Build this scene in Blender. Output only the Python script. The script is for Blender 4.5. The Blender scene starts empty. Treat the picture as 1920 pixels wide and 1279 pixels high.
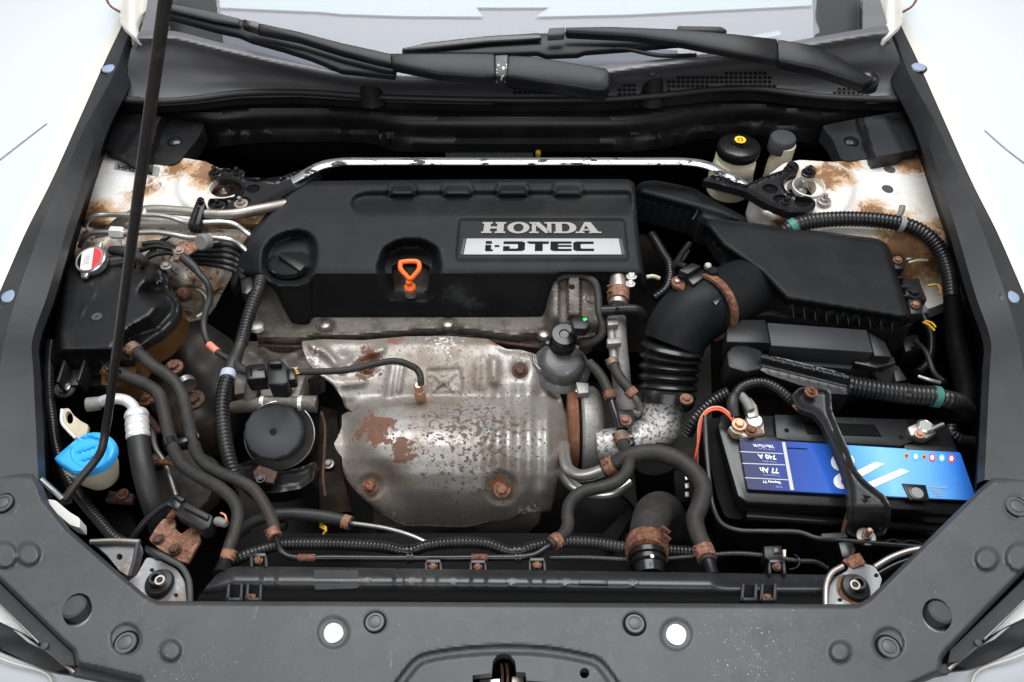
import bpy, bmesh, math, random
import numpy as np
from mathutils import Vector, Matrix
from mathutils.geometry import delaunay_2d_cdt
random.seed(7); rng = np.random.default_rng(7)
scene = bpy.context.scene
COL = scene.collection

# ------------------------------------------------------------------ camera
F = 1507.0; PITCH = math.radians(50); CZ = 1.70; H0 = 0.85   # H0: height of the bonnet line above the road
cam = bpy.data.cameras.new("camera"); cam_o = bpy.data.objects.new("camera", cam); COL.objects.link(cam_o)
cam_o.location = (0, 0, CZ); cam_o.rotation_euler = (math.pi/2 - PITCH, 0, 0)
cam.sensor_width = 36; cam.lens = 36*F/1920; cam.clip_start = 0.02; cam.clip_end = 100
scene.camera = cam_o
# ------------------------------------------------------------------ studio light
world = bpy.data.worlds.new("World"); scene.world = world; world.use_nodes = True
bg = world.node_tree.nodes["Background"]; bg.inputs[0].default_value = (0.97, 0.985, 1, 1); bg.inputs[1].default_value = 0.18
def softbox(name, loc, target, sx, sy, power):
    l = bpy.data.lights.new(name, 'AREA'); l.shape = 'RECTANGLE'; l.size = sx; l.size_y = sy; l.energy = power
    l.color = (0.98, 0.99, 1.0)
    o = bpy.data.objects.new(name, l); COL.objects.link(o); o.location = loc
    o.rotation_euler = (Vector(target)-Vector(loc)).to_track_quat('-Z', 'Y').to_euler()
softbox("softbox_top", (0.02, 1.70, 3.2), (0.02, 1.70, 0), 2.65, 1.7, 132)     # its edges show as the reflection in the windscreen
softbox("softbox_left", (-2.7, 0.6, 2.5), (-.3, 0.8, 0.8), 1.4, 1.4, 15)
softbox("softbox_right", (2.7, 0.6, 2.5), (.3, 0.8, 0.8), 1.4, 1.4, 15)
softbox("softbox_front", (0.0, -1.2, 2.7), (0, 0.7, 0.75), 2.2, 1.1, 32)
vs = scene.view_settings; vs.view_transform = 'Standard'; vs.look = 'None'; vs.exposure = 0.0; vs.gamma = 1.0
scene.cycles.use_denoising = True
scene.cycles.max_bounces = 6

# ------------------------------------------------------------------ photograph pixel + height -> point
c_, s_ = math.cos(PITCH), math.sin(PITCH)
def Pn(x, y, h):
    x = np.asarray(x, float); y = np.asarray(y, float); h = np.asarray(h, float)
    u = (x-960)/F; v = (639.5-y)/F
    dy = c_+s_*v; dz = -s_+c_*v
    t = (H0+h-CZ)/dz
    return np.stack([u*t, dy*t, CZ+dz*t], -1)
def P(x, y, h): return Vector(Pn(x, y, h).tolist())
def S(x, y, h):
    v = (639.5-y)/F
    return ((H0+h-CZ)/(-s_+c_*v))/F          # metres per pixel there

# ------------------------------------------------------------------ object helpers
ORI = {}
def setp(o, label, cat, group=None):
    o["label"] = label; o["category"] = cat
    if group: o["group"] = group
def thing(name, label, cat, at, group=None):
    o = bpy.data.objects.new(name, None); COL.objects.link(o); o.empty_display_size = 0.02
    p = P(*at); o.location = p; ORI[o.name] = p
    setp(o, label, cat, group); return o
def mk(name, V, Fc, mat, parent=None, info=None, smooth=True, angle=38, kind=None):
    V = np.asarray([tuple(v) for v in V], float)
    if parent is not None: o0 = ORI[parent.name]
    else: o0 = Vector(((V[:,0].min()+V[:,0].max())/2, (V[:,1].min()+V[:,1].max())/2, V[:,2].min()))
    me = bpy.data.meshes.new(name)
    me.from_pydata((V-np.array(o0)).tolist(), [], [list(f) for f in Fc]); me.validate(); me.update()
    if smooth:
        me.polygons.foreach_set("use_smooth", [True]*len(me.polygons))
        if angle < 180: me.set_sharp_from_angle(angle=math.radians(angle))
    me.materials.append(mat)
    o = bpy.data.objects.new(name, me); COL.objects.link(o)
    if parent is not None: o.parent = parent
    else: o.location = o0
    ORI[o.name] = o0
    if info: setp(o, *info)
    if kind: o["kind"] = kind
    return o
class MB:
    def __init__(s): s.V = []; s.F = []
    def add(s, VF):
        n = len(s.V); s.V += [tuple(v) for v in VF[0]]; s.F += [[i+n for i in f] for f in VF[1]]; return s
    def out(s): return s.V, s.F
def put(name, vf, mat, parent=None, info=None, **k): return mk(name, vf[0], vf[1], mat, parent, info, **k)

def resamp(poly, step, closed=True):
    out = []; n = len(poly)
    for i in range(n if closed else n-1):
        a = poly[i]; b = poly[(i+1) % n]; d = math.hypot(b[0]-a[0], b[1]-a[1]); k = max(1, int(round(d/step)))
        for j in range(k): out.append((a[0]+(b[0]-a[0])*j/k, a[1]+(b[1]-a[1])*j/k))
    if not closed: out.append(tuple(poly[-1]))
    return out
def rnd(poly, r, seg=4):
    """round the corners of a pixel polygon"""
    out = []; n = len(poly)
    for i in range(n):
        p0, p1, p2 = np.array(poly[i-1], float), np.array(poly[i], float), np.array(poly[(i+1) % n], float)
        a = p0-p1; b = p2-p1; la, lb = np.hypot(*a), np.hypot(*b); q = min(r, la*.45, lb*.45)
        s = p1+a/la*q; e = p1+b/lb*q
        for j in range(seg+1):
            t = j/seg; out.append(tuple((1-t)**2*s+2*t*(1-t)*p1+t*t*e))
    return out
def ell(cx, cy, rx, ry, n=24, rot=0):
    c, s = math.cos(math.radians(rot)), math.sin(math.radians(rot)); o = []
    for i in range(n):
        a = 2*math.pi*i/n; x = rx*math.cos(a); y = ry*math.sin(a); o.append((cx+x*c-y*s, cy+x*s+y*c))
    return o
def inside(x, y, poly):
    x = np.asarray(x); y = np.asarray(y); r = np.zeros(x.shape, bool); n = len(poly)
    for i in range(n):
        x1, y1 = poly[i]; x2, y2 = poly[(i+1) % n]
        if y1 == y2: continue
        c = ((y1 > y) != (y2 > y)) & (x < (x2-x1)*(y-y1)/(y2-y1)+x1); r ^= c
    return r
def dline(x, y, pts, closed=False):
    x = np.asarray(x, float); y = np.asarray(y, float); d = np.full(x.shape, 1e9); n = len(pts)
    for i in range(n if closed else n-1):
        x1, y1 = pts[i][:2]; x2, y2 = pts[(i+1) % n][:2]; dx, dy = x2-x1, y2-y1; L = dx*dx+dy*dy+1e-9
        t = np.clip(((x-x1)*dx+(y-y1)*dy)/L, 0, 1); d = np.minimum(d, np.hypot(x-x1-t*dx, y-y1-t*dy))
    return d
def sd(x, y, poly):
    d = dline(x, y, poly, True); return np.where(inside(x, y, poly), -d, d)
def ss(a, b, v):
    t = np.clip((np.asarray(v, float)-a)/(b-a), 0, 1); return t*t*(3-2*t)
def interp(pts):
    xs = [p[0] for p in pts]; ys = [p[1] for p in pts]
    return lambda v: np.interp(v, xs, ys)

def sheet_vf(outline, hf, step=6, skirt=0.012, holes=(), hole_skirt=None, feat=()):
    """surface seen from above: outline in pixels, height field hf(x, y); edges turned down by a wall"""
    ol = resamp(outline, step); hs = [resamp(h, min(step, 5)) for h in holes]
    xs = [p[0] for p in ol]; ys = [p[1] for p in ol]
    gx, gy = np.meshgrid(np.arange(min(xs), max(xs), step), np.arange(min(ys), max(ys), step))
    gx = gx.ravel().copy(); gy = gy.ravel(); gx += (np.floor((gy-min(ys))/step) % 2)*step*.5
    keep = sd(gx, gy, ol) < -step*.55
    for h in hs: keep &= sd(gx, gy, h) > step*.5
    pts = list(ol); edges = [(i, (i+1) % len(ol)) for i in range(len(ol))]
    for h in hs:
        n = len(pts); pts += h; edges += [(n+i, n+(i+1) % len(h)) for i in range(len(h))]
    for f in feat:
        f = resamp(f, step, False); n = len(pts); pts += f; edges += [(n+i, n+i+1) for i in range(len(f)-1)]
    pts += list(zip(gx[keep].tolist(), gy[keep].tolist()))
    r = delaunay_2d_cdt([Vector((p[0], p[1])) for p in pts], edges, [], 0, 1e-4)
    V2 = np.array([tuple(v) for v in r[0]]); T = np.array([list(f) for f in r[2]])
    c = V2[T].mean(1); ok = inside(c[:,0], c[:,1], ol)
    for h in hs: ok &= ~inside(c[:,0], c[:,1], h)
    T = T[ok]
    a = V2[T]; area = (a[:,1,0]-a[:,0,0])*(a[:,2,1]-a[:,0,1])-(a[:,1,1]-a[:,0,1])*(a[:,2,0]-a[:,0,0])
    T = T[np.abs(area) > 1e-6]; area = area[np.abs(area) > 1e-6]
    T = np.where((area > 0)[:,None], T[:,::-1], T)
    used = np.unique(T); remap = -np.ones(len(V2), int); remap[used] = np.arange(len(used)); V2 = V2[used]; T = remap[T]
    V = Pn(V2[:,0], V2[:,1], hf(V2[:,0], V2[:,1])).tolist(); Fc = T.tolist()
    if skirt:
        cnt = {}
        for t in Fc:
            for i in range(3):
                e = (t[i], t[(i+1) % 3]); k = (min(e), max(e)); cnt.setdefault(k, []).append(e)
        low = {}
        def lo(i):
            if i not in low: low[i] = len(V); V.append([V[i][0], V[i][1], V[i][2]-skirt])
            return low[i]
        for k, e in cnt.items():
            if len(e) == 1: a, b = e[0]; Fc.append([b, a, lo(a), lo(b)])
    return V, Fc
def sheet(name, outline, hf, mat, parent=None, info=None, step=6, skirt=0.012, holes=(), feat=(), angle=50, kind=None):
    if not callable(hf): h0 = hf; hf = lambda x, y: np.full(np.shape(x), h0)
    V, Fc = sheet_vf(outline, hf, step, skirt, holes, feat=feat)
    return mk(name, V, Fc, mat, parent, info, angle=angle, kind=kind)

def prism_vf(poly, h, depth, bevel=0.002, seg=2):
    """top face outlined in pixels at height h (number, list or function), dropped by depth metres"""
    n = len(poly)
    if callable(h): hh = [float(h(np.array(p[0]), np.array(p[1]))) for p in poly]
    elif isinstance(h, (list, tuple)): hh = h
    else: hh = [h]*n
    top = [P(p[0], p[1], q) for p, q in zip(poly, hh)]
    return solid_vf(top, [v-Vector((0, 0, depth)) for v in top], bevel, seg)
def solid_vf(top, bot, bevel, seg=2):
    n = len(top); bm = bmesh.new()
    a = [bm.verts.new(v) for v in top]; b = [bm.verts.new(v) for v in bot]
    bm.faces.new(a); bm.faces.new(list(reversed(b)))
    for i in range(n): bm.faces.new([a[i], b[i], b[(i+1) % n], a[(i+1) % n]])
    bmesh.ops.recalc_face_normals(bm, faces=bm.faces)
    if bevel:
        es = [e for e in bm.edges if len(e.link_faces) == 2 and e.calc_face_angle(0) > .5]
        bmesh.ops.bevel(bm, geom=es, offset=bevel, offset_type='OFFSET', segments=seg, profile=.5, affect='EDGES', clamp_overlap=True)
    bmesh.ops.triangulate(bm, faces=[f for f in bm.faces if len(f.verts) > 4])
    bm.verts.index_update()
    V = [tuple(v.co) for v in bm.verts]; Fc = [[v.index for v in f.verts] for f in bm.faces]; bm.free()
    return V, Fc
def prism(name, poly, h, depth, mat, parent=None, info=None, bevel=0.002, seg=2):
    return put(name, prism_vf(poly, h, depth, bevel, seg), mat, parent, info)
def obox_vf(c, ax, ay, az, bevel=0.001, seg=2):
    """oriented box: centre and three half-axis vectors"""
    c, ax, ay, az = map(Vector, (c, ax, ay, az))
    top = [c+az+ax*i+ay*j for i, j in ((-1, -1), (1, -1), (1, 1), (-1, 1))]
    return solid_vf(top, [t-az*2 for t in top], bevel, seg)

def spline(pts, step):
    """centripetal Catmull-Rom through points (k columns), resampled at equal arc length of the first 3"""
    A = [np.array(p, float) for p in pts]
    if len(A) == 2: dense = [A[0]+(A[1]-A[0])*t for t in np.linspace(0, 1, 40)]
    else:
        A = [2*A[0]-A[1]]+A+[2*A[-1]-A[-2]]; dense = []
        for i in range(1, len(A)-2):
            p0, p1, p2, p3 = A[i-1:i+3]
            def tj(t, a, b): return t+max(np.linalg.norm((b-a)[:3]), 1e-6)**.5
            t0 = 0; t1 = tj(t0, p0, p1); t2 = tj(t1, p1, p2); t3 = tj(t2, p2, p3)
            for t in np.linspace(t1, t2, 24, endpoint=(i == len(A)-3)):
                a1 = (t1-t)/(t1-t0)*p0+(t-t0)/(t1-t0)*p1; a2 = (t2-t)/(t2-t1)*p1+(t-t1)/(t2-t1)*p2; a3 = (t3-t)/(t3-t2)*p2+(t-t2)/(t3-t2)*p3
                b1 = (t2-t)/(t2-t0)*a1+(t-t0)/(t2-t0)*a2; b2 = (t3-t)/(t3-t1)*a2+(t-t1)/(t3-t1)*a3
                dense.append((t2-t)/(t2-t1)*b1+(t-t1)/(t2-t1)*b2)
    D = np.array(dense); L = np.r_[0, np.cumsum(np.linalg.norm(np.diff(D[:,:3], axis=0), axis=1))]
    n = max(3, int(L[-1]/step)+1); q = np.linspace(0, L[-1], n)
    return np.stack([np.interp(q, L, D[:,k]) for k in range(D.shape[1])], 1), q
def sweep_vf(C, R, sides=14, squash=None, cap=True):
    n = len(C); T = np.gradient(C, axis=0); T /= np.linalg.norm(T, axis=1)[:,None]+1e-12
    ref = np.array([0, 0, 1.]) if abs(T[0][2]) < .9 else np.array([0, 1., 0])
    N = np.cross(T[0], ref); N /= np.linalg.norm(N); V = []; Fc = []
    for i in range(n):
        if squash:
            N = np.cross(T[i], [0, 0, 1.]); N /= np.linalg.norm(N)
        else:
            N = N-T[i]*N.dot(T[i]); N /= np.linalg.norm(N)+1e-12
        B = np.cross(N, T[i]); kx, kz = squash or (1, 1)
        for j in range(sides):
            a = 2*math.pi*j/sides; V.append(C[i]+R[i]*(math.cos(a)*N*kx+math.sin(a)*B*kz))
    for i in range(n-1):
        for j in range(sides):
            k = (j+1) % sides; Fc.append([i*sides+j, i*sides+k, (i+1)*sides+k, (i+1)*sides+j])
    if cap: Fc.append(list(range(sides))[::-1]); Fc.append([(n-1)*sides+j for j in range(sides)])
    return V, Fc
def tube_vf(pts, r, sides=14, ridge=None, amp=.12, step=None, squash=None, raw=False):
    """pts (px, py, h) ; r in pixels, one number or one per point ; ridge = pitch in pixels of a corrugated hose"""
    rr = r if isinstance(r, (list, tuple)) else [r]*len(pts); A = []
    for p, q in zip(pts, rr):
        if raw: A.append([*p, q])
        else: A.append([*P(*p), q*S(*p)])
    sc = S(*pts[0]) if not raw else 1.0
    stp = (ridge*sc/4 if ridge else (step or 5)*sc)
    C, q = spline(A, stp); R = C[:,3].copy()
    if ridge:
        w = np.array([0, .8, 1.3, .8])[np.arange(len(R)) % 4]; R *= 1-amp+amp*w
    return sweep_vf(C[:,:3], R, sides, squash)
def tube(name, pts, r, mat, parent=None, info=None, **k):
    return put(name, tube_vf(pts, r, **k), mat, parent, info, angle=60)
def frame(axis):
    a = Vector(axis).normalized(); ref = Vector((0, 0, 1)) if abs(a.z) < .95 else Vector((0, 1, 0))
    x = a.cross(ref).normalized(); y = x.cross(a).normalized()   # y leans to ref
    return x, y, a
def lathe_vf(at, prof, axis=(0, 0, 1), sides=32, sc=None, wob=None):
    """profile (radius px, along-axis px) turned about axis through pixel point at"""
    p = P(*at) if not isinstance(at, Vector) else at; sc = sc or S(*at); x, y, a = frame(axis); V = []; Fc = []
    for r, z in prof:
        for j in range(sides):
            t = 2*math.pi*j/sides; q = r*(wob(j) if wob else 1)
            V.append(p+(x*math.cos(t)*q+y*math.sin(t)*q+a*z)*sc)
    for i in range(len(prof)-1):
        for j in range(sides):
            k = (j+1) % sides; Fc.append([i*sides+j, i*sides+k, (i+1)*sides+k, (i+1)*sides+j])
    m = len(prof)-1
    if m > 2 and abs(prof[0][1]-prof[m][1]) < 1e-6 and prof[m][0] > 2:      # an open ring
        for j in range(sides): k = (j+1) % sides; Fc.append([m*sides+j, m*sides+k, k, j])
    else: Fc.append(list(range(sides))[::-1]); Fc.append([m*sides+j for j in range(sides)])
    return V, Fc
def lathe(name, at, prof, mat, parent=None, info=None, axis=(0, 0, 1), sides=32, **k):
    return put(name, lathe_vf(at, prof, axis, sides, **k), mat, parent, info, angle=35)
def bolt_vf(at, r, axis=(0, 0, 1), washer=1.55, hgt=.7, stud=0):
    b = MB(); w = r*washer
    b.add(lathe_vf(at, [(w, -r*.3), (w, r*.12), (w*.92, r*.2)], axis, 20))
    b.add(lathe_vf(at, [(r, 0), (r, r*hgt), (r*.82, r*(hgt+.15))], axis, 6))
    if stud: b.add(lathe_vf(at, [(r*.5, r*hgt), (r*.5, r*stud), (r*.4, r*(stud+.15))], axis, 12))
    return b.out()
def bolt(name, at, r, mat, parent=None, info=None, **k): return put(name, bolt_vf(at, r, **k), mat, parent, info, angle=25)
def clamp_vf(a, b, r, over=1.13, ears=True, side=1):
    """spring clamp: band round a hose from pixel point a to b, hose radius r px"""
    A, B = P(*a), P(*b); sc = S(*a); ax = B-A; L = ax.length/sc; R = r*over; m = MB()
    m.add(lathe_vf(A, [(r*.98, 0), (R, 0), (R, L), (r*.98, L)], ax, 24, sc=sc))
    if ears:
        x, y, z = frame(ax); k = sc*r
        tocam = (cam_o.location-A).normalized(); up = (tocam-z*tocam.dot(z)).normalized(); sd_ = z.cross(up)*side
        d = (up*.75+sd_*.65).normalized(); e = z.cross(d)
        for f in (.22, .78): m.add(obox_vf(A+ax*f+d*k*1.28, d*k*.3, e*k*.28, z*k*.06, .0003, 1))
        m.add(obox_vf(A+ax*.5+d*k*1.16, d*k*.07, e*k*.24, ax*.34, .0003, 1))
    return m.out()
_cl = [0]
def clamp(a, b, r, mt, parent, name="hose_clamp", **k):
    _cl[0] += 1; mt = (RUSTC, RUSTS, RUSTC, RUST, RUSTC2)[_cl[0] % 5]     # no two neighbours rusted alike
    return put(name, clamp_vf(a, b, r, **k), mt, parent, angle=30)

def text_vf(body, quad, h, lift=0.0006, thick=0.0, bold=0.0):
    """flat lettering fitted to a pixel quad (top-left, top-right, bottom-right, bottom-left as read)"""
    cu = bpy.data.curves.new("t", 'FONT'); cu.body = body; cu.resolution_u = 3; cu.offset = bold
    o = bpy.data.objects.new("t", cu); COL.objects.link(o)
    bpy.context.view_layer.update()
    me = o.to_mesh(); V = np.array([v.co[:] for v in me.vertices]); Fc = [list(p.vertices) for p in me.polygons]
    o.to_mesh_clear(); bpy.data.objects.remove(o); bpy.data.curves.remove(cu)
    u = (V[:,0]-V[:,0].min())/np.ptp(V[:,0]); v = (V[:,1]-V[:,1].min())/np.ptp(V[:,1])
    return warp(u, v, Fc, quad, h, lift)
def warp(u, v, Fc, quad, h, lift):
    q = np.array(quad, float); u = np.asarray(u)[:,None]; v = np.asarray(v)[:,None]
    p = (q[0]*(1-u)+q[1]*u)*v+(q[3]*(1-u)+q[2]*u)*(1-v)
    hh = h(p[:,0], p[:,1]) if callable(h) else np.full(len(p), h)
    return Pn(p[:,0], p[:,1], hh+lift).tolist(), Fc
def glyphs_vf(polys, quad, h, lift, thick):
    """raised letters: polygons in a unit box (v up), warped to a pixel quad and given thickness"""
    b = MB()
    for p in polys:
        u = np.array([q[0] for q in p]); v = np.array([q[1] for q in p])
        top, _ = warp(u, v, [], quad, h, lift+thick); top = [Vector(t) for t in top]
        b.add(solid_vf(top, [t-Vector((0, 0, thick)) for t in top], 0.0))
    return b.out()

# ------------------------------------------------------------------ materials
def mat(name, col, rough=.5, metal=0, layers=(), bump=None, coat=0, spec=.5, trans=0, ior=1.45, sss=0, alpha=1):
    m = bpy.data.materials.new(name); m.use_nodes = True; nt = m.node_tree; N = nt.nodes; L = nt.links
    b = N["Principled BSDF"]; b.inputs['Specular IOR Level'].default_value = spec; b.inputs['Coat Weight'].default_value = coat
    b.inputs['Coat Roughness'].default_value = .12
    b.inputs['Transmission Weight'].default_value = trans; b.inputs['IOR'].default_value = ior; b.inputs['Alpha'].default_value = alpha
    if sss: b.inputs['Subsurface Weight'].default_value = sss; b.inputs['Subsurface Radius'].default_value = (.01, .008, .005)
    tc = N.new('ShaderNodeTexCoord').outputs['Object']
    def val(x):
        n = N.new('ShaderNodeValue'); n.outputs[0].default_value = x; return n.outputs[0]
    def rgb(c):
        n = N.new('ShaderNodeRGB'); n.outputs[0].default_value = (*c, 1); return n.outputs[0]
    C, R, Mt = rgb(col), val(rough), val(metal); bumps = []
    for ly in layers:
        vec = tc
        if 'stretch' in ly:
            mp = N.new('ShaderNodeMapping'); mp.inputs['Scale'].default_value = ly['stretch']; mp.inputs['Rotation'].default_value = ly.get('rot', (0, 0, 0)); L.new(tc, mp.inputs[0]); vec = mp.outputs[0]
        if 'off' in ly:
            mp = N.new('ShaderNodeMapping'); mp.inputs['Location'].default_value = ly['off']; L.new(vec, mp.inputs[0]); vec = mp.outputs[0]
        n = N.new('ShaderNodeTexNoise'); n.inputs['Scale'].default_value = ly['s']; n.inputs['Detail'].default_value = ly.get('d', 6); n.inputs['Roughness'].default_value = ly.get('nr', .6)
        n.inputs['Distortion'].default_value = ly.get('dist', 0)
        L.new(vec, n.inputs['Vector']); fac = n.outputs['Fac']
        if 'at' in ly:   # patch with a place of its own: weaken the noise away from a point (object metres)
            g = N.new('ShaderNodeVectorMath'); g.operation = 'DISTANCE'; L.new(tc, g.inputs[0]); g.inputs[1].default_value = ly['at']
            q = N.new('ShaderNodeMapRange'); q.inputs['From Min'].default_value = 0; q.inputs['From Max'].default_value = ly['rad']; q.inputs['To Min'].default_value = ly.get('gain', .35); q.inputs['To Max'].default_value = -.35
            L.new(g.outputs['Value'], q.inputs[0]); ad = N.new('ShaderNodeMath'); ad.operation = 'ADD'; L.new(fac, ad.inputs[0]); L.new(q.outputs[0], ad.inputs[1]); fac = ad.outputs[0]
        r = N.new('ShaderNodeMapRange'); r.inputs['From Min'].default_value = ly['lo']; r.inputs['From Max'].default_value = ly['hi']; r.inputs['To Max'].default_value = ly.get('a', 1)
        L.new(fac, r.inputs[0]); f = r.outputs[0]
        mx = N.new('ShaderNodeMix'); mx.data_type = 'RGBA'; L.new(f, mx.inputs[0]); L.new(C, mx.inputs[6]); mx.inputs[7].default_value = (*ly['c'], 1); C = mx.outputs[2]
        for key in ('r', 'm'):
            if key in ly:
                q = N.new('ShaderNodeMix'); L.new(f, q.inputs[0]); L.new(R if key == 'r' else Mt, q.inputs[2]); q.inputs[3].default_value = ly[key]
                if key == 'r': R = q.outputs[0]
                else: Mt = q.outputs[0]
        if 'b' in ly: bumps.append((f, ly['b']))
    L.new(C, b.inputs['Base Color']); L.new(R, b.inputs['Roughness']); L.new(Mt, b.inputs['Metallic'])
    nrm = None
    for f, st in bumps:
        bn = N.new('ShaderNodeBump'); bn.inputs['Strength'].default_value = abs(st); bn.inputs['Distance'].default_value = .002; bn.invert = st < 0
        L.new(f, bn.inputs['Height'])
        if nrm: L.new(nrm, bn.inputs['Normal'])
        nrm = bn.outputs[0]
    if bump:
        n = N.new('ShaderNodeTexNoise'); n.inputs['Scale'].default_value = bump[0]; n.inputs['Detail'].default_value = 4; L.new(tc, n.inputs['Vector'])
        bn = N.new('ShaderNodeBump'); bn.inputs['Strength'].default_value = bump[1]; bn.inputs['Distance'].default_value = .001; L.new(n.outputs['Fac'], bn.inputs['Height'])
        if nrm: L.new(nrm, bn.inputs['Normal'])
        nrm = bn.outputs[0]
    if nrm: L.new(nrm, b.inputs['Normal'])
    return m
dust = lambda a=.35, c=(.13, .125, .12): dict(c=c, s=9, lo=.45, hi=.8, a=a, r=.7)
scuff = lambda a=.5: dict(c=(.16, .155, .15), s=140, lo=.66, hi=.72, a=a, stretch=(1, .25, 1))
speck = lambda a=.7: dict(c=(.45, .44, .42), s=330, lo=.735, hi=.76, a=a, d=2)
PL = mat("black_plastic", (.0085, .0087, .0095), .34, spec=.34, layers=[dust(.14), scuff(.12)], bump=(1400, .14))
PLC = mat("engine_cover_plastic", (.0082, .0087, .0098), .46, spec=.15, layers=[dust(.10), scuff(.10), speck(.12)], bump=(1600, .2))
SL0 = P(960, 1220, -.03)
def near(px, py, h, o): return tuple(P(px, py, h)-o)
spots = lambda px, py, rad: dict(c=(.55, .55, .54), s=420, at=near(px, py, 0, SL0), rad=rad, gain=.035, lo=.70, hi=.73, a=.6, d=2)
PLS = mat("slam_cover_plastic", (.042, .043, .0458), .45, layers=[dict(c=(.064, .065, .069), s=6, lo=.38, hi=.68, a=.85, nr=.7), dict(c=(.085, .085, .087), s=45, lo=.52, hi=.78, a=.45, nr=.8), dict(c=(.02, .02, .021), s=16, lo=.56, hi=.72, a=.5, nr=.7, off=(4, 2, 0)), scuff(.5), speck(.5), spots(1400, 1235, .5), spots(330, 1265, .35)], bump=(1500, .22))
PLT = mat("side_trim_plastic", (.024, .0247, .027), .44, spec=.34, layers=[dust(.2), speck(.25)], bump=(1500, .15))
PLW = mat("cowl_plastic", (.092, .093, .101), .36, spec=.5, layers=[dict(c=(.15, .15, .16), s=6, lo=.4, hi=.75, a=.6, stretch=(1, 3, 1)), speck(.35)], bump=(1300, .15))
PLG = mat("gloss_black", (.007, .007, .0078), .26, layers=[dust(.12)], bump=(500, .05))
PLD = mat("black_plastic_and_shade", (.003, .003, .0033), .6, spec=.08)  # near-black colour also stands in for shade deep in the bay
GLO = mat("wiper_black", (.0065, .007, .0085), .34, spec=.25, layers=[dust(.12)])
RUB = mat("hose_rubber", (.020, .0195, .019), .55, spec=.34, layers=[dict(c=(.055, .048, .041), s=40, lo=.42, hi=.75, a=.6, r=.75), dict(c=(.12, .075, .05), s=90, lo=.62, hi=.75, a=.5)], bump=(700, .15))
RUBD = mat("dark_rubber", (.014, .014, .014), .5, layers=[dust(.15)])
CON = mat("conduit_black", (.009, .009, .010), .28, spec=.5, layers=[dust(.2)])
RUST = mat("rusty_iron", (.13, .052, .028), .85, layers=[dict(c=(.24, .105, .055), s=130, lo=.45, hi=.65), dict(c=(.035, .018, .013), s=220, lo=.5, hi=.64)], bump=(600, .6))
RUSTD = mat("dark_rusty_iron", (.048, .027, .02), .8, layers=[dict(c=(.12, .055, .034), s=190, lo=.45, hi=.65)], bump=(500, .5))
RUSTC = mat("rusty_clamp", (.19, .085, .052), .66, .2, layers=[dict(c=(.33, .18, .12), s=190, lo=.48, hi=.66), dict(c=(.06, .03, .022), s=260, lo=.54, hi=.66), dict(c=(.03, .025, .022), s=60, lo=.58, hi=.7, a=.7)], bump=(700, .5))
RUSTS = mat("rust_flecked_steel", (.20, .15, .12), .5, .6, layers=[dict(c=(.22, .095, .05), s=150, lo=.48, hi=.60, r=.85, m=0), dict(c=(.05, .03, .022), s=300, lo=.56, hi=.66, m=0)], bump=(700, .4))
RUSTC2 = mat("orange_rust_clamp", (.26, .12, .065), .7, .1, layers=[dict(c=(.10, .05, .033), s=170, lo=.48, hi=.62), dict(c=(.36, .22, .15), s=320, lo=.58, hi=.68)], bump=(700, .5))
SHL = mat("heat_shield", (.46, .45, .44), .40, .75, layers=[
    dict(c=(.22, .205, .19), s=9, lo=.42, hi=.68, a=.75, r=.55, m=.5),
    dict(c=(.62, .615, .61), s=14, lo=.5, hi=.7, a=.6, r=.42),
    dict(c=(.15, .075, .045), s=16, lo=.60, hi=.66, a=.85, r=.85, m=.1, off=(3, 1, 2), b=-.25),
    dict(c=(.115, .095, .08), s=62, lo=.615, hi=.635, a=.9, r=.8, m=.2, d=3, nr=.55, b=-.5),
    dict(c=(.09, .07, .06), s=170, lo=.64, hi=.67, a=.8, r=.8, m=.2)], bump=(260, .12))
CAM = mat("dirty_cast_alloy", (.16, .145, .125), .62, .35, layers=[dict(c=(.085, .07, .058), s=35, lo=.4, hi=.65), dict(c=(.36, .34, .31), s=160, lo=.6, hi=.72, a=.8), dict(c=(.12, .06, .035), s=22, lo=.58, hi=.7, a=.7)], bump=(420, .45))
ALU = mat("pitted_alloy", (.52, .51, .49), .5, .45, layers=[dict(c=(.12, .115, .105), s=190, lo=.50, hi=.57, a=.9, d=3), dict(c=(.24, .22, .19), s=30, lo=.5, hi=.7, a=.6)], bump=(300, .4))
ALUC = mat("grainy_alloy", (.24, .232, .222), .5, .4, layers=[dict(c=(.10, .09, .08), s=170, lo=.57, hi=.64, a=.7), dict(c=(.3, .28, .26), s=18, lo=.5, hi=.7, a=.6)], bump=(300, .25))
STL = mat("bright_steel", (.62, .61, .59), .30, .9, layers=[dict(c=(.3, .27, .24), s=60, lo=.55, hi=.75, a=.5, r=.5)])
STD = mat("dull_steel", (.36, .33, .30), .42, .8, layers=[dict(c=(.17, .13, .10), s=40, lo=.5, hi=.7, a=.7, r=.6)])
ALB = mat("bright_alloy", (.83, .83, .82), .35, .55, layers=[dict(c=(.45, .43, .40), s=130, lo=.6, hi=.7, a=.6)])
WHT = mat("white_paint", (.50, .53, .555), .25, coat=.25)
WHB = mat("white_enamel", (.56, .545, .50), .35, layers=[dict(c=(.62, .58, .52), s=8, lo=.5, hi=.75, a=.5)])
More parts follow.
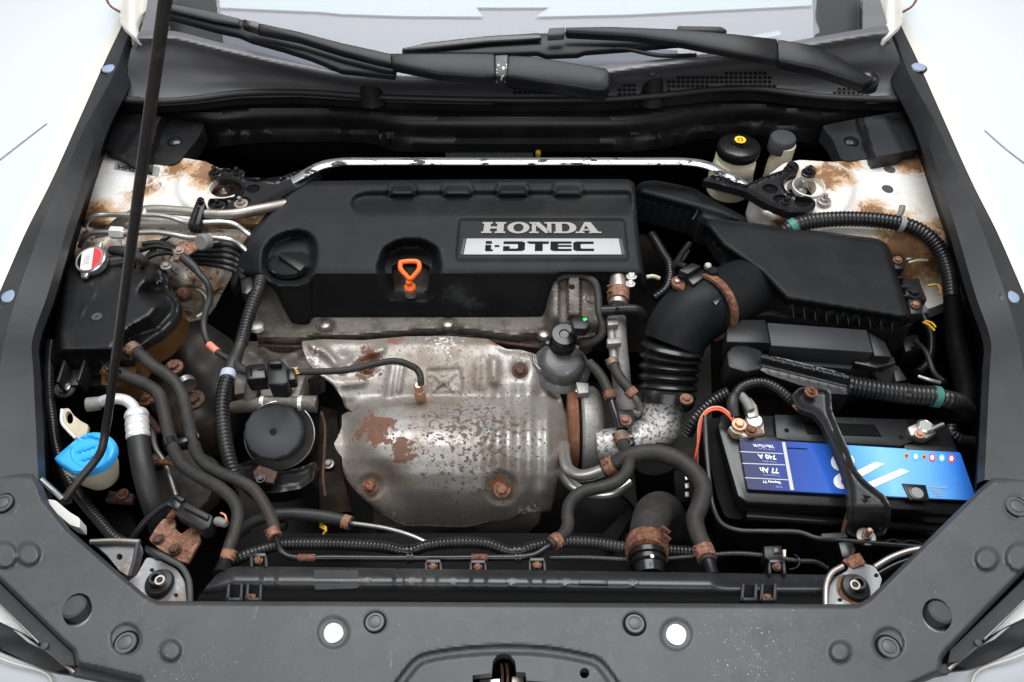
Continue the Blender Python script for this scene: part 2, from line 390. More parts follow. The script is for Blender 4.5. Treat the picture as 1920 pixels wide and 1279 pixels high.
def stained(name, o, spots_):
    ly = [dict(c=(.52, .47, .40), s=9, lo=.42, hi=.66, a=.8, r=.5), dict(c=(.47, .38, .28), s=40, lo=.52, hi=.70, a=.6, nr=.75)]
    for (px, py, h, rad, g) in spots_:
        ly.append(dict(c=(.40, .23, .10), s=26, at=near(px, py, h, o), rad=rad*2.4, gain=g+.06, lo=.50, hi=.62, a=.85, r=.5, nr=.82, d=11, dist=.5))
        ly.append(dict(c=(.15, .068, .026), s=38, at=near(px, py, h, o), rad=rad*1.9, gain=g*.9+.05, lo=.535, hi=.585, a=.92, r=.65, nr=.84, d=11, dist=.6, off=(px*.01, 2, 1)))
    ly.append(dict(c=(.05, .03, .018), s=190, lo=.66, hi=.70, a=.8, r=.7, nr=.7))
    return mat(name, (.60, .595, .575), .30, layers=ly, bump=(50, .1))
DRTH = mat("oily_brown_paint", (.62, .59, .53), .28, layers=[dict(c=(.42, .24, .10), s=20, lo=.44, hi=.58, a=.85, dist=.6, nr=.75, d=10), dict(c=(.13, .055, .02), s=26, lo=.50, hi=.57, a=.95, dist=.8, off=(2, 3, 1), nr=.8, d=10), dict(c=(.66, .64, .60), s=28, lo=.60, hi=.64, a=.9, off=(5, 1, 1), nr=.75), dict(c=(.03, .018, .01), s=60, lo=.60, hi=.64, a=.9, nr=.75)], bump=(110, .35))
RADT = mat("radiator_tank_plastic", (.016, .0163, .0175), .30, spec=.6, layers=[dust(.25), scuff(.2)], bump=(900, .12))
BRK = mat("galvanised_bracket", (.19, .192, .196), .5, .35, layers=[dict(c=(.27, .13, .06), s=16, lo=.54, hi=.66, a=.85, r=.85, m=0), dict(c=(.42, .43, .44), s=50, lo=.55, hi=.7, a=.7)], bump=(300, .2))
BRS = mat("silver_bar", (.72, .72, .72), .22, .85)
BRSW = mat("worn_silver_bar", (.60, .60, .61), .24, .85, layers=[dict(c=(.02, .02, .02), s=26, lo=.53, hi=.555, r=.6, m=0, d=9, nr=.72, stretch=(1, 3, 3))])
PLATE = mat("brace_plate_black", (.010, .010, .011), .30, layers=[dict(c=(.1, .09, .08), s=160, lo=.66, hi=.7, a=.6)], bump=(300, .15))
CRM = mat("cream_plastic", (.62, .57, .44), .45, layers=[dict(c=(.42, .36, .24), s=20, lo=.4, hi=.7, a=.6)], sss=.15)
AMB = mat("amber_plastic", (.10, .05, .014), .35, layers=[dict(c=(.08, .04, .012), s=20, lo=.4, hi=.7, a=.6)])
WPL = mat("white_plastic", (.78, .77, .73), .45, layers=[dict(c=(.55, .48, .36), s=25, lo=.5, hi=.7, a=.6)])
BLU = mat("blue_plastic", (.035, .36, .82), .35, layers=[dict(c=(.06, .42, .86), s=30, lo=.4, hi=.7, a=.4)])
ORG = mat("orange_plastic", (.92, .15, .018), .4)
GRY = mat("grey_cap", (.16, .155, .145), .55, layers=[dict(c=(.24, .23, .21), s=60, lo=.45, hi=.7, a=.6)])
CLIP = mat("push_clip_grey", (.07, .071, .076), .42)
GRYD = mat("grey_rubber_cap", (.045, .046, .05), .6, layers=[dust(.3)])
BLUC = mat("blue_grey_clip", (.21, .27, .37), .45)
TRM = mat("beige_edge_paint", (.50, .485, .44), .4)
GRN = mat("green_tape", (.035, .16, .125), .5)
GRNL = mat("green_led_plastic", (.05, .55, .12), .5)
LILA = mat("lilac_tape", (.38, .40, .52), .5)
PINK = mat("salmon_tape", (.62, .21, .15), .6)
GTAPE = mat("grey_tape", (.22, .23, .23), .6)
COP = mat("copper_nut", (.52, .29, .19), .4, .7, layers=[dict(c=(.3, .15, .09), s=90, lo=.5, hi=.7, a=.6)])
WRED = mat("red_wire", (.8, .10, .04), .4); WPNK = mat("salmon_wire", (.62, .26, .17), .45); WYEL = mat("yellow_wire", (.6, .36, .03), .45)
YEL = mat("yellow_print", (.85, .5, .02), .45); DRK = mat("dark_print", (.05, .03, .02), .5)
LET = mat("letter_silver", (.24, .23, .215), .5, .1, spec=.3); SILV = mat("badge_silver", (.34, .345, .355), .5, .1, spec=.3, bump=(300, .1)); INK = mat("ink_black", (.004, .004, .005), .6, spec=.1)
WINK = mat("white_print", (.86, .88, .9), .4); RINK = mat("red_print", (.62, .05, .06), .4); CYI = mat("cyan_print", (.08, .45, .7), .4); ORI2 = mat("orange_print", (.72, .28, .05), .4)
PAPER = mat("white_sticker", (.78, .77, .76), .35); GRYST = mat("silver_sticker", (.30, .30, .30), .4, .3)
BKS = mat("black_steel", (.016, .016, .017), .34, .0, layers=[dict(c=(.06, .05, .045), s=40, lo=.55, hi=.7, a=.4)], bump=(200, .1))
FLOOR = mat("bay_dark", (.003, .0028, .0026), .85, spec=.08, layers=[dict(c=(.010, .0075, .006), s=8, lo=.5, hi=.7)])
LAV = mat("lilac_reflection", (.24, .245, .28), .6)
LAV2 = mat("pale_reflection_and_paper", (.42, .47, .50), .6)
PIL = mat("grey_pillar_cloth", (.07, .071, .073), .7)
# ================================================================== body shell round the engine bay
def loft_vf(lines, n=40):
    """skin between pixel polylines (each a list of (px, py, h))"""
    rows = []
    for ln in lines:
        A = [[*P(*p)] for p in ln]; C, q = spline(A, 1e-3)
        idx = np.linspace(0, len(C)-1, n); rows.append(np.stack([np.interp(idx, np.arange(len(C)), C[:,k]) for k in range(3)], 1))
    V = np.concatenate(rows).tolist(); Fc = []
    for i in range(len(rows)-1):
        for j in range(n-1): Fc.append([i*n+j, i*n+j+1, (i+1)*n+j+1, (i+1)*n+j])
    return V, Fc
def struct(o): o["kind"] = "structure"; return o
# floor and dark walls of the bay
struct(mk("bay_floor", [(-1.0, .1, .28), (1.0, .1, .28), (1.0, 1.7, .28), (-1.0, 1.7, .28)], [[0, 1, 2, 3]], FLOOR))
Y = lambda h: H0+h
WS = interp([(-80, .16), (0, .117), (60, .085), (143, .045), (200, .015)])     # windscreen plane over pixel y
TH = interp([(60, .05), (350, .02), (640, 0), (900, -.004)])                    # height along the side trims

def mir(pts, m): return [((1918-p[0]) if m else p[0], *p[1:]) for p in pts]
A_ = [(262, -30), (222, 62), (200, 108), (145, 232), (94, 345), (50, 432), (20, 500), (-18, 590), (-60, 700), (-100, 900)]
A2 = [(268, -60), (224, 30), (184, 100), (118, 228), (70, 335), (26, 430), (-6, 500), (-45, 590), (-90, 700), (-135, 900)]
B_ = [(268, 0), (236, 78), (214, 138), (163, 232), (120, 328), (88, 400), (58, 480), (30, 560), (4, 660), (-18, 900)]
C_ = [(262, 40), (246, 90), (236, 140), (190, 235), (145, 370), (125, 430), (88, 556), (60, 640), (62, 690), (72, 900)]
for m in (0, 1):
    side = "left" if not m else "right"
    t = thing("fender_trim", f"long black plastic trim strip along the {side} wing, with round blue-grey clips", "trim", ((1900 if m else 18), 500, -.02), "trim strips along the wings")
    ln = [[(p[0], p[1], TH(p[1])+d) for p in mir(q, m)] for q, d in ((A_, -.004), (A_, .0), (B_, .007))]
    C1 = [(p[0], p[1], TH(p[1])-.012) for p in mir(C_, m)]
    C2 = [(p[0]+(14 if not m else -14), p[1]+6, TH(p[1])-.03) for p in mir(C_, m)]
    D1 = [(p[0]+(26 if not m else -26), p[1]+30, TH(p[1])-.16) for p in mir(C_, m)]
    D2 = [(p[0]+(26 if not m else -26), p[1]+250, -.50) for p in mir(C_, m)]
    put("strip", loft_vf(ln+[C1]+[C2], 70), PLT, t, angle=24)
    put("inner_wall", loft_vf([C2, D1, D2], 70), PLD, t)
    cl = [(205, 130, 13), (20, 556, 16)]
    for (x, y, r) in cl:
        x = 1918-x if m else x
        if m: x, y = (1722, 127) if y < 300 else (1894, 557)
        h = TH(y)+.003
        o = lathe("clip", (x, y, h), [(r, -4), (r, 1.5), (r*.9, 3), (r*.5, 4.2), (0.5, 4.4)], BLUC, t)
        lathe("clip_rim", (x, y, h), [(r*1.05, -3), (r*1.22, .6), (r*1.1, 1.6), (r*1.02, .4)], PLG, t)
    # white wing with its beige turned edge
    w = thing("fender", f"white painted wing on the {side}, overexposed, beside the trim strip", "fender", ((2100 if m else -200), 500, -.2), "white wings")
    put("flange", loft_vf([[(p[0], p[1], TH(p[1])-.02) for p in mir(A_, m)], [(p[0], p[1], TH(p[1])+.001) for p in mir(A_, m)], [(p[0], p[1], TH(p[1])+.006) for p in mir(A2, m)]], 60), TRM, w)
    K = [p for p in A2]
    put("panel", loft_vf([[(p[0], p[1], TH(p[1])+.006) for p in mir(K, m)], [(p[0]-60, p[1], TH(p[1])+.006) for p in mir(K, m)] if not m else [(p[0]+60, p[1], TH(p[1])+.006) for p in mir(K, m)],
        [(p[0]+(-280 if not m else 280), p[1]+10, TH(p[1])+.004) for p in mir(K, m)], [(p[0]+(-600 if not m else 600), p[1]+60, TH(p[1])-.06) for p in mir(K, m)], [(p[0]+(-700 if not m else 700), p[1]+320, TH(p[1])-.5) for p in mir(K, m)]], 60), WHT, w)
    g = [(-20, 316), (40, 270), (88, 233)] if not m else [(1940, 322), (1885, 280), (1846, 246)]
    tube("panel_gap", [(p[0], p[1], TH(p[1])+.0055) for p in g], 2.2, GRY, w, sides=8)
    # bonnet hinge of white sheet metal
    pl = [(226, -30), (318, -30), (300, 8), (274, 19), (262, 32), (256, 46), (259, 60), (266, 73), (260, 77), (246, 63), (228, 46), (223, 34), (228, 22), (216, -30)]
    hg = sheet("bonnet_hinge", rnd(mir(pl, m), 5, 3), lambda x, y: .105-.012*ss(0, 22, np.abs(x-(246 if not m else 1672)))+.0006*(40-y)*.3, WHB, w, step=4, skirt=.01)
    prism("hinge_leaf", mir([(244, 62), (250, 64), (256, 90), (250, 94)], m), .05, .02, WHB, hg, bevel=.001)
    bolt("bolt", ((262 if not m else 1656), 82, .06), 4, STD, hg)
    tube("rusty_edge", [(mx, y, .11) for mx, y in mir([(196, -8), (208, 12), (224, 22)], m)], 2.2, RUST, hg, sides=8)
# ---- windscreen
def sinterp(pts):
    xs = np.linspace(pts[0][0]-60, pts[-1][0]+60, 600); ys = np.interp(xs, [p[0] for p in pts], [p[1] for p in pts]); k = np.hanning(41); k /= k.sum()
    ys = np.convolve(np.pad(ys, 20, mode='edge'), k, 'valid'); return lambda v: np.interp(v, xs, ys)
gl = bpy.data.materials.new("windscreen_glass"); gl.use_nodes = True; nt = gl.node_tree
for n in list(nt.nodes): nt.nodes.remove(n)
ou = nt.nodes.new('ShaderNodeOutputMaterial'); mx = nt.nodes.new('ShaderNodeMixShader'); tr = nt.nodes.new('ShaderNodeBsdfTransparent'); gs = nt.nodes.new('ShaderNodeBsdfGlossy'); fr = nt.nodes.new('ShaderNodeFresnel')
tr.inputs[0].default_value = (.93, .95, .96, 1); gs.inputs['Roughness'].default_value = .02; fr.inputs[0].default_value = 1.5
nt.links.new(fr.outputs[0], mx.inputs[0]); nt.links.new(tr.outputs[0], mx.inputs[1]); nt.links.new(gs.outputs[0], mx.inputs[2]); nt.links.new(mx.outputs[0], ou.inputs[0])
WB = [(262, 60), (320, 56), (420, 83), (540, 113), (640, 136), (747, 143), (960, 141), (1140, 123), (1280, 108), (1400, 92), (1495, 77), (1600, 58), (1663, 48)]
ws_y = sinterp(WB)
ws = thing("windscreen", "pale windscreen glass reflecting the studio light, above the wipers", "windscreen", (960, 100, .03))
sheet("glass", [(float(x), float(ws_y(x))+2) for x in np.linspace(262, 1663, 90)]+[(1650, -80), (280, -80)], lambda x, y: WS(y), gl, ws, step=20, skirt=0)
low = lambda x, y: WS(y)-.02
sheet("reflection_panel", [(418, 70), (423, 95), (640, 150), (747, 160), (960, 158), (1140, 140), (1280, 122), (1495, 90), (1526, 84), (1522, -80), (405, -80)], low, LAV, ws, step=20, skirt=.004)  # added panel, coloured to carry the softbox reflection seen in the glass
sheet("reflection_panel_top", [(412, 14), (600, 22), (640, 26), (760, 30), (905, 31), (893, 14), (1030, 14), (1005, 31), (1180, 27), (1280, 22), (1522, 10), (1522, -80), (408, -80)], lambda x, y: WS(y)-.0165, LAV2, ws, step=20, skirt=.002)  # added panel, its paler tint paints the upper band of the reflection
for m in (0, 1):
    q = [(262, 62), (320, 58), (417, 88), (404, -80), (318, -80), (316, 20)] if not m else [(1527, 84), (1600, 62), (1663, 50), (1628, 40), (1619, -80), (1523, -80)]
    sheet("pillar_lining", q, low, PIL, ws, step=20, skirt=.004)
    q = [(262, 60), (318, 54), (322, -40), (283, -40), (272, 30)] if not m else [(1618, 58), (1665, 48), (1655, 15), (1640, -40), (1618, -40)]
    sheet("pillar_moulding", q, lambda x, y: WS(y)+.006, PLW, ws, step=10, skirt=.006)
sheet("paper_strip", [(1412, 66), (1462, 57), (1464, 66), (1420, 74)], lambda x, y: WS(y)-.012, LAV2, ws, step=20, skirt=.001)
# ---- cowl: panel, seal, grilles, dark front wall
SEAL = [(232, 187), (300, 189), (360, 185), (450, 174), (560, 172), (700, 181), (830, 185), (960, 187), (1150, 185), (1250, 177), (1340, 167), (1420, 166), (1500, 176), (1560, 182), (1640, 185), (1693, 186)]
seal_y = sinterp(SEAL)
cw = thing("cowl_panel", "grey-black plastic scuttle panel with square-mesh grilles under the wipers", "cowl", (960, 180, -.06))
def cowl_h(x, y):
    a, b = seal_y(x), ws_y(x); t = np.clip((a-y)/(a-b), 0, 1.1)
    hb = WS(b); h = -.012+(hb+.012)*(.25*t+.75*ss(-.1, 1.0, t))
    q = y-b; h = h+.010*ss(26, 2, q)+.007*np.exp(-((q-15)/9)**2)                                  # rolled rib under the glass
    h = h+.006*ss(.5, .2, t)*ss(760, 600, x)*ss(250, 420, x)
    h = h-.012*ss(.55, .3, t)*ss(900, 960, x)*ss(1720, 1600, x)*.6
    h = h+.008*np.exp(-(((x-1135)/60)**2+((y-150)/16)**2))
    return h
top = [(float(x), float(ws_y(x))-1) for x in np.linspace(262, 1663, 90)]
ol = [(240, 120), (246, 92), (258, 66)]+top+[(1672, 70), (1684, 100), (1692, 130), (1690, 180)]+[(x, y-1) for x, y in reversed(SEAL) if 240 < x < 1690]+[(240, 184)]
sheet("panel", ol, cowl_h, PLW, cw, step=4, skirt=.012)
tube("seal", [(x, y+1, -.004) for x, y in SEAL], 6, RUBD, cw, sides=12)
tube("seal_end", [(228, 187, -.004), (262, 188, -.004)], 6.5, PLT, cw, sides=12); tube("seal_end", [(1650, 186, -.004), (1697, 186, -.004)], 6.5, PLT, cw, sides=12)
LOW = [(190, 240), (300, 236), (386, 262), (480, 252), (640, 250), (700, 254), (735, 268), (820, 270), (1180, 270), (1250, 262), (1310, 247), (1420, 238), (1480, 246), (1540, 256), (1640, 240), (1740, 250)]
low_y = sinterp(LOW)
def wall_h(x, y):
    t = np.clip((y-seal_y(x))/(low_y(x)-seal_y(x)), 0, 1.2); return -.012-.11*t+.010*np.exp(-((t-.97)/.06)**2)-.012*np.exp(-((t-.35)/.18)**2)
sheet("front_wall", [(x, y+5) for x, y in SEAL]+list(reversed(LOW)), wall_h, PL, cw, step=8, skirt=.02)
for x in (731, 1190): prism("slot", [(x-8, 247), (x+8, 247), (x+8, 251), (x-8, 251)], -.093, .003, GRYD, cw, bevel=.0004)
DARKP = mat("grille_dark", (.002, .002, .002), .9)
def grille(poly, dx, dy, skew=0):
    xs = [p[0] for p in poly]; ys = [p[1] for p in poly]; b = MB()
    y = min(ys)
    while y < max(ys):
        x = min(xs)
        while x < max(xs):
            q = [(x, y), (x+dx*.68, y), (x+dx*.68+skew*.6, y+dy*.66), (x+skew*.6, y+dy*.66)]
            if all(inside(np.array([k[0]]), np.array([k[1]]), poly)[0] for k in q):
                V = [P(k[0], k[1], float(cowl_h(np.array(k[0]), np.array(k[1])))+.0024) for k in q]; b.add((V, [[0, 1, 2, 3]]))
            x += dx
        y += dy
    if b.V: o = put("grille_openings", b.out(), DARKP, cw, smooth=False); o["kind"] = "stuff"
grille([(962, 163), (1078, 163), (1086, 175), (1120, 178), (1122, 184), (962, 184)], 9.5, 8)
grille([(1166, 152), (1202, 150), (1197, 181), (1150, 182)], 9, 8)
grille([(1244, 145), (1440, 127), (1447, 142), (1460, 158), (1456, 166), (1340, 164), (1242, 174)], 9, 8)
grille([(1552, 176), (1580, 158), (1592, 162), (1640, 173), (1652, 184), (1560, 181)], 9, 7, 3)
for x, lab in ((697, ""), (1222, "")):
    o = lathe("washer_nozzle", (x, 178, float(cowl_h(np.array(x), np.array(176.)))), [(26, -14), (22, 0), (18, 26), (14, 50), (12, 60), (7, 64)], PL, cw, axis=(0, .12, 1))
    lathe("nozzle_tip", (x, 136, .044), [(7.5, -3), (7.5, 2), (5, 4)], GRYD, o, axis=(0, -.5, 1), sides=20)
# dark bulkhead below the cowl
bh = thing("bulkhead", "black bulkhead behind the engine, below the scuttle panel", "bulkhead", (960, 300, -.4))
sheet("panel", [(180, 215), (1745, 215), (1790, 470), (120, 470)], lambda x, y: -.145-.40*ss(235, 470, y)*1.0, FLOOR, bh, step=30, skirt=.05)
sheet("insulation_patch", [(834, 280), (846, 277), (870, 279), (876, 275), (890, 280), (930, 279), (948, 281), (975, 278), (998, 281), (1000, 297), (836, 297)], lambda x, y: -.14-.002*np.sin(x*.3), mat("grey_green_insulation", (.055, .06, .05), .8, bump=(300, .5)), bh, step=5, skirt=.004)
lathe("brass_plug", (1009, 290, -.13), [(5, -2), (5, 8), (4, 9)], WYEL, bh, sides=12, axis=(0, -.3, 1))
# corner covers
for m in (0, 1):
    pl = [(200, 203), (262, 212), (385, 232), (370, 262), (335, 303), (322, 309), (283, 304), (240, 292), (194, 279), (190, 240)] if not m else [(1540, 236), (1612, 222), (1717, 203), (1731, 225), (1727, 279), (1640, 294), (1590, 302), (1576, 298), (1562, 262)]
    cp = thing("corner_cover", f"folded black plastic corner cover with a clip above the {'left' if not m else 'right'} strut tower", "cover", (pl[4][0], 290, -.08), "corner covers")
    if not m: hf = lambda x, y: -.045-.012*ss(6, -6, (x-286)-(304-y)*.38)*0-.016*ss(-5, 5, (x-(284+(300-y)*.33)))+.012*ss(-4, 4, (x-(238+(272-y)*.62)))*ss(4, -4, x-(278+(300-y)*.33))
    else: hf = lambda x, y: -.045-.016*ss(5, -5, x-(1632-(300-y)*.34))+.010*ss(-4, 4, x-(1640-(300-y)*.3))*ss(4, -4, x-(1692-(279-y)*.5))
    sheet("panel", rnd(pl, 8, 3), hf, PLT if m else PL, cp, step=5, skirt=.03)
    x, y = (328, 266) if not m else (1596, 266)
    lathe("clip", (x, y, -.061), [(14, -2), (14, 2), (12, 4), (5, 6), (.5, 6)], PLG, cp)
# ---- wipers
def hw(x, y): return WS(y)+.014
def wiper_part(name, poly, mat_, par, lift=0, depth=.012, bevel=.002): return prism(name, poly, lambda x, y: WS(y)+.016+lift, depth, mat_, par, bevel=bevel)
w1 = thing("wiper", "black wiper arm and blade running to the upper left, scuffed paint near its joint", "wiper", (1125, 160, .02), "windscreen wipers")
wiper_part("blade", [(300, 2), (323, 7), (403, 24), (450, 35), (470, 41), (540, 62), (640, 100), (744, 130), (740, 142), (640, 131), (581, 107), (531, 91), (470, 74), (447, 64), (403, 54), (323, 32), (300, 26)], GLO, w1, 0, .010)
wiper_part("blade_spine", [(300, -2), (323, 7), (400, 22), (450, 34), (447, 44), (400, 36), (323, 17), (300, 10)], GRYD, w1, .006, .006)
wiper_part("clip_box", [(455, 35), (486, 41), (484, 55), (453, 46)], PLG, w1, .016, .012)
wiper_part("thin_arm", [(478, 41), (500, 45), (560, 58), (640, 79), (731, 99), (800, 99), (800, 134), (707, 114), (640, 97), (560, 72), (480, 56)], GLO, w1, .014, .012, .003)
wiper_part("arm", [(731, 99), (860, 98), (928, 99), (929, 143), (900, 143), (821, 138), (735, 121)], GLO, w1, .020, .016, .004)
wiper_part("scuffed_joint", [(928, 103), (953, 102), (950, 143), (929, 142)], mat("scuffed_joint", (.02, .02, .02), .4, layers=[dict(c=(.7, .7, .68), s=90, lo=.57, hi=.60, a=1)]), w1, .018, .014, .002)
wiper_part("arm_base", [(953, 102), (1000, 104), (1100, 121), (1137, 126), (1145, 136), (1143, 158), (1137, 168), (1117, 168), (1077, 161), (949, 143)], GLO, w1, .020, .024, .004)
w2 = thing("wiper", "black wiper arm and blade lying across the centre, pivot at the right", "wiper", (1630, 150, .02), "windscreen wipers")
wiper_part("blade", [(753, 92), (770, 87), (801, 81), (912, 69), (1013, 62), (1060, 60), (1150, 60), (1280, 62), (1280, 81), (1180, 90), (1097, 96), (1084, 101), (1026, 103), (1006, 97), (929, 100), (754, 99)], GLO, w2, 0, .010)
wiper_part("blade_spine", [(753, 90), (801, 79), (912, 67), (1013, 61), (1016, 72), (915, 78), (801, 90), (758, 94)], PLG, w2, .006, .006)
wiper_part("blade_tip", [(1270, 48), (1352, 49), (1364, 56), (1362, 60), (1270, 58)], GLO, w2, -.004, .006)
wiper_part("clip_box", [(1029, 52), (1060, 50), (1058, 64), (1026, 66)], GRYD, w2, .016, .012)
wiper_part("thin_arm", [(1060, 50), (1144, 49), (1181, 50), (1280, 54), (1370, 62), (1458, 72), (1460, 113), (1374, 97), (1280, 79), (1180, 66), (1062, 60)], GLO, w2, .014, .014, .003)
wiper_part("arm", [(1458, 72), (1515, 81), (1572, 104), (1603, 124), (1640, 146), (1620, 158), (1582, 145), (1532, 128), (1460, 113)], GLO, w2, .018, .018, .004)
lathe("pivot_cap", (1628, 140, .07), [(24, -26), (23, -4), (19, 2), (10, 7), (1, 8)], PLG, w2, sides=24)
tube("thin_rod", [(1150, 92, .085), (1172, 92, .085), (1235, 104, .08), (1305, 104, .075)], 4, GLO, w2, sides=10)
# ---- bonnet prop rod
A1, B1 = P(199, 800, .0), P(310, 0, .55)
up = [tuple(A1+(B1-A1)*t) for t in (0, .25, .5, .75, 1, 1.3, 1.58)]
pts = [tuple(P(121, 936, -.05)), tuple(P(150, 898, -.04)), tuple(P(180, 862, -.03)), tuple(P(190, 845, -.022))]+up
pr = thing("bonnet_prop", "thin black steel prop rod rising past the left side of the bay", "prop rod", (121, 936, -.05))
put("rod", tube_vf(pts, .0051, raw=True, step=.006, sides=16), mat("prop_rod_steel", (.030, .027, .025), .38, .2, layers=[dict(c=(.08, .065, .055), s=60, lo=.55, hi=.7, a=.5)]), pr, angle=60)
tube("rubber_foot", [(116, 940, -.056), (126, 934, -.052)], 12, RUBD, pr, sides=12)
# ================================================================== front: slam panel cover, lamps, bumper
SL = [(-60, 886), (62, 889), (72, 903), (84, 935), (128, 990), (225, 1075), (275, 1117), (297, 1127), (600, 1128), (1608, 1133), (1628, 1122), (1838, 915), (1860, 897), (1980, 892), (1990, 1000), (1920, 1072), (1778, 1220), (1767, 1236), (1764, 1262), (1700, 1290), (1650, 1330), (280, 1330), (262, 1274), (142, 1246), (137, 1222), (118, 1205), (0, 1090), (-60, 1030)]
sl = thing("slam_panel_cover", "wide grey-black plastic cover along the front edge, dusty, with push clips", "cover", (960, 1220, -.03))
groove = [(735, 1300), (784, 1240), (800, 1233), (870, 1222), (950, 1218), (1030, 1222), (1100, 1235), (1120, 1242), (1165, 1300)]
clips = [(236, 1206, 20, 1), (703, 1167, 18, 0), (1190, 1170, 18, 0), (1666, 1214, 20, 1), (6, 944, 18, 0), (1906, 951, 20, 0)]
bumps = [(54, 1039, 19), (8, 1041, 22), (1850, 1048, 19), (1912, 1045, 24), (320, 1220, 17), (1575, 1222, 17)]
groove = [tuple(p[:2]) for p in spline([(a, b, 0) for a, b in groove], 12)[0]]
def slam_h(x, y):
    d = sd(x, y, SL); h = .0-.010*ss(-10, 0, d)**2*1.0
    h = h-.006*ss(11, 4, dline(x, y, groove))
    for cx, cy, r, rec in clips:
        q = np.hypot(x-cx, y-cy)
        h = h-(.004*ss(r+10, r+4, q+.25*(y-cy)) if rec else .0015*ss(r+6, r+1, q))
    for cx, cy, r in bumps: h = h+.006*ss(r+6, r-3, np.hypot(x-cx, (y-cy)))
    for cx, cy in ((625, 1186), (1268, 1190)): h = h-.0025*ss(32, 26, np.hypot(x-cx, y-cy))
    h = h-.006*ss(-4, 10, y-(1218+.0*x))*ss(330, 260, x)*ss(150, 180, x)*0
    return h+.0012*np.sin(x*.004)
latch = [(924, 1240), (932, 1228), (944, 1225), (956, 1228), (966, 1240), (968, 1260), (985, 1261), (988, 1276), (1030, 1279), (1030, 1325), (886, 1325), (886, 1266), (922, 1262)]
stops = [(145, 1144, 27, 33, 25), (1757, 1154, 27, 33, -25)]
sheet("cover_panel", SL, slam_h, PLS, sl, step=3.3, skirt=.014, holes=[latch, ell(1096, 1262, 9, 10, 16), ell(625, 1186, 19, 21, 26), ell(1268, 1190, 19, 21, 26)]+[ell(a, b, c, d, 28, e_) for a, b, c, d, e_ in stops])
for cx, cy, r, rec in clips:
    h = -.0025 if rec else -.0005
    o = lathe("push_clip", (cx, cy, h), [(r, -3), (r, 2), (r*.93, 3.5), (r*.72, 3.5), (r*.68, 1.5), (r*.60, 1.5), (r*.57, 3.4), (r*.4, 4.2), (1, 4.4)], CLIP, sl, sides=32)
    lathe("clip_gap", (cx, cy, h), [(r*1.22, -4), (r*1.20, .3), (r*.98, .3), (r*.98, -4)], PLD, sl, sides=32)
for i, (cx, cy) in enumerate(((625, 1186), (1268, 1190))):
    lathe("white_plug", (cx, cy, -.0045), [(20, -6), (20, 1), (1, 2)], WHT, sl, sides=28)
sheet("latch_well", [(870, 1215), (1050, 1215), (1050, 1335), (870, 1335)], -.05, PLD, sl, step=30, skirt=.01)
lt = thing("bonnet_latch", "dark bonnet latch with a bright plate in the slot at the bottom centre", "latch", (945, 1275, -.045))
tube("catch_spring", [(940, 1245, -.03), (942, 1262, -.03), (941, 1290, -.03)], 3, RUSTD, lt, sides=8); tube("catch_spring", [(950, 1245, -.03), (952, 1262, -.03), (952, 1290, -.03)], 3, RUSTD, lt, sides=8)
prism("bright_plate", [(900, 1274), (938, 1272), (936, 1300), (896, 1300)], -.022, .006, STL, lt, bevel=.001)
prism("catch_plate", [(960, 1268), (982, 1269), (982, 1290), (958, 1290)], -.03, .008, STD, lt, bevel=.001)
for i, (cx, cy, rx, ry, rot) in enumerate(stops):
    s = thing("bonnet_stop", f"black round rubber bonnet stop in the {'left' if not i else 'right'} hole of the front cover", "rubber stop", (cx, cy, -.03), "rubber bonnet stops")
    dx = 1 if i else -1
    lathe("rubber_buffer", (cx-dx*1, cy+1, -.010), [(22, -14), (24, 0), (23, 16), (19, 20), (8, 21), (1, 21)], GRYD, s, sides=28, axis=(dx*.12, .1, 1))
    sheet("white_seat", ell(cx, cy, 33, 38, 24, rot), -.013, WHT, s, step=8, skirt=.004)
# headlamps and bumper corners
for m in (0, 1):
    f = lambda pts: [((1918-x), y-6) if m else (x, y) for x, y in pts]
    sd_ = "right" if m else "left"
    hl = thing("headlamp", f"edge of the {sd_} headlamp with a bright chrome lip below the front cover", "headlamp", (1890 if m else 30, 1190, -.1), "headlamps")
    sheet("lamp_flange", f([(-60, 1036), (0, 1094), (118, 1208), (136, 1224), (140, 1248), (118, 1246), (96, 1226), (0, 1133), (-60, 1075)]), lambda x, y: np.full(np.shape(x), -.014), PLT, hl, step=8, skirt=.01)
    tube("chrome_lip", [(x, y, -.018) for x, y in f([(-60, 1073), (0, 1131), (40, 1170), (74, 1204)])], 3.5, STL, hl, sides=10)
    tube("chrome_lip", [(x, y, -.02) for x, y in f([(84, 1214), (105, 1231), (130, 1252), (140, 1262)])], 4, STD, hl, sides=10)
    sheet("lamp_housing", f([(-60, 1110), (0, 1160), (60, 1200), (110, 1236), (124, 1252), (100, 1262), (60, 1246), (0, 1216), (-60, 1190)]), lambda x, y: -.045-.01*ss(0, 30, y-1190), PLT, hl, step=8, skirt=.02)
    sheet("reflector", f([(-50, 1100), (0, 1136), (30, 1165), (62, 1198), (30, 1180), (0, 1166), (-50, 1140)]), -.04, ALB, hl, step=8, skirt=.005)
    sheet("side_reflector", f([(24, 1180), (40, 1188), (74, 1214), (52, 1204)]), -.034, WHT, hl, step=8, skirt=.004)
    lathe("clip", ((1918-84) if m else 84, 1206 if m else 1212, -.012), [(7, -3), (7, 3), (4, 5)], GRYD, hl, sides=14)
bp = thing("bumper", "white bumper edge showing under both corners of the front cover", "bumper", (960, 1320, -.2))
bk = [(-120, 1165), (0, 1222), (60, 1246), (96, 1260), (110, 1262), (190, 1272), (300, 1292), (960, 1345), (1620, 1290), (1730, 1264), (1806, 1256), (1830, 1252), (1920, 1212), (2040, 1150)]
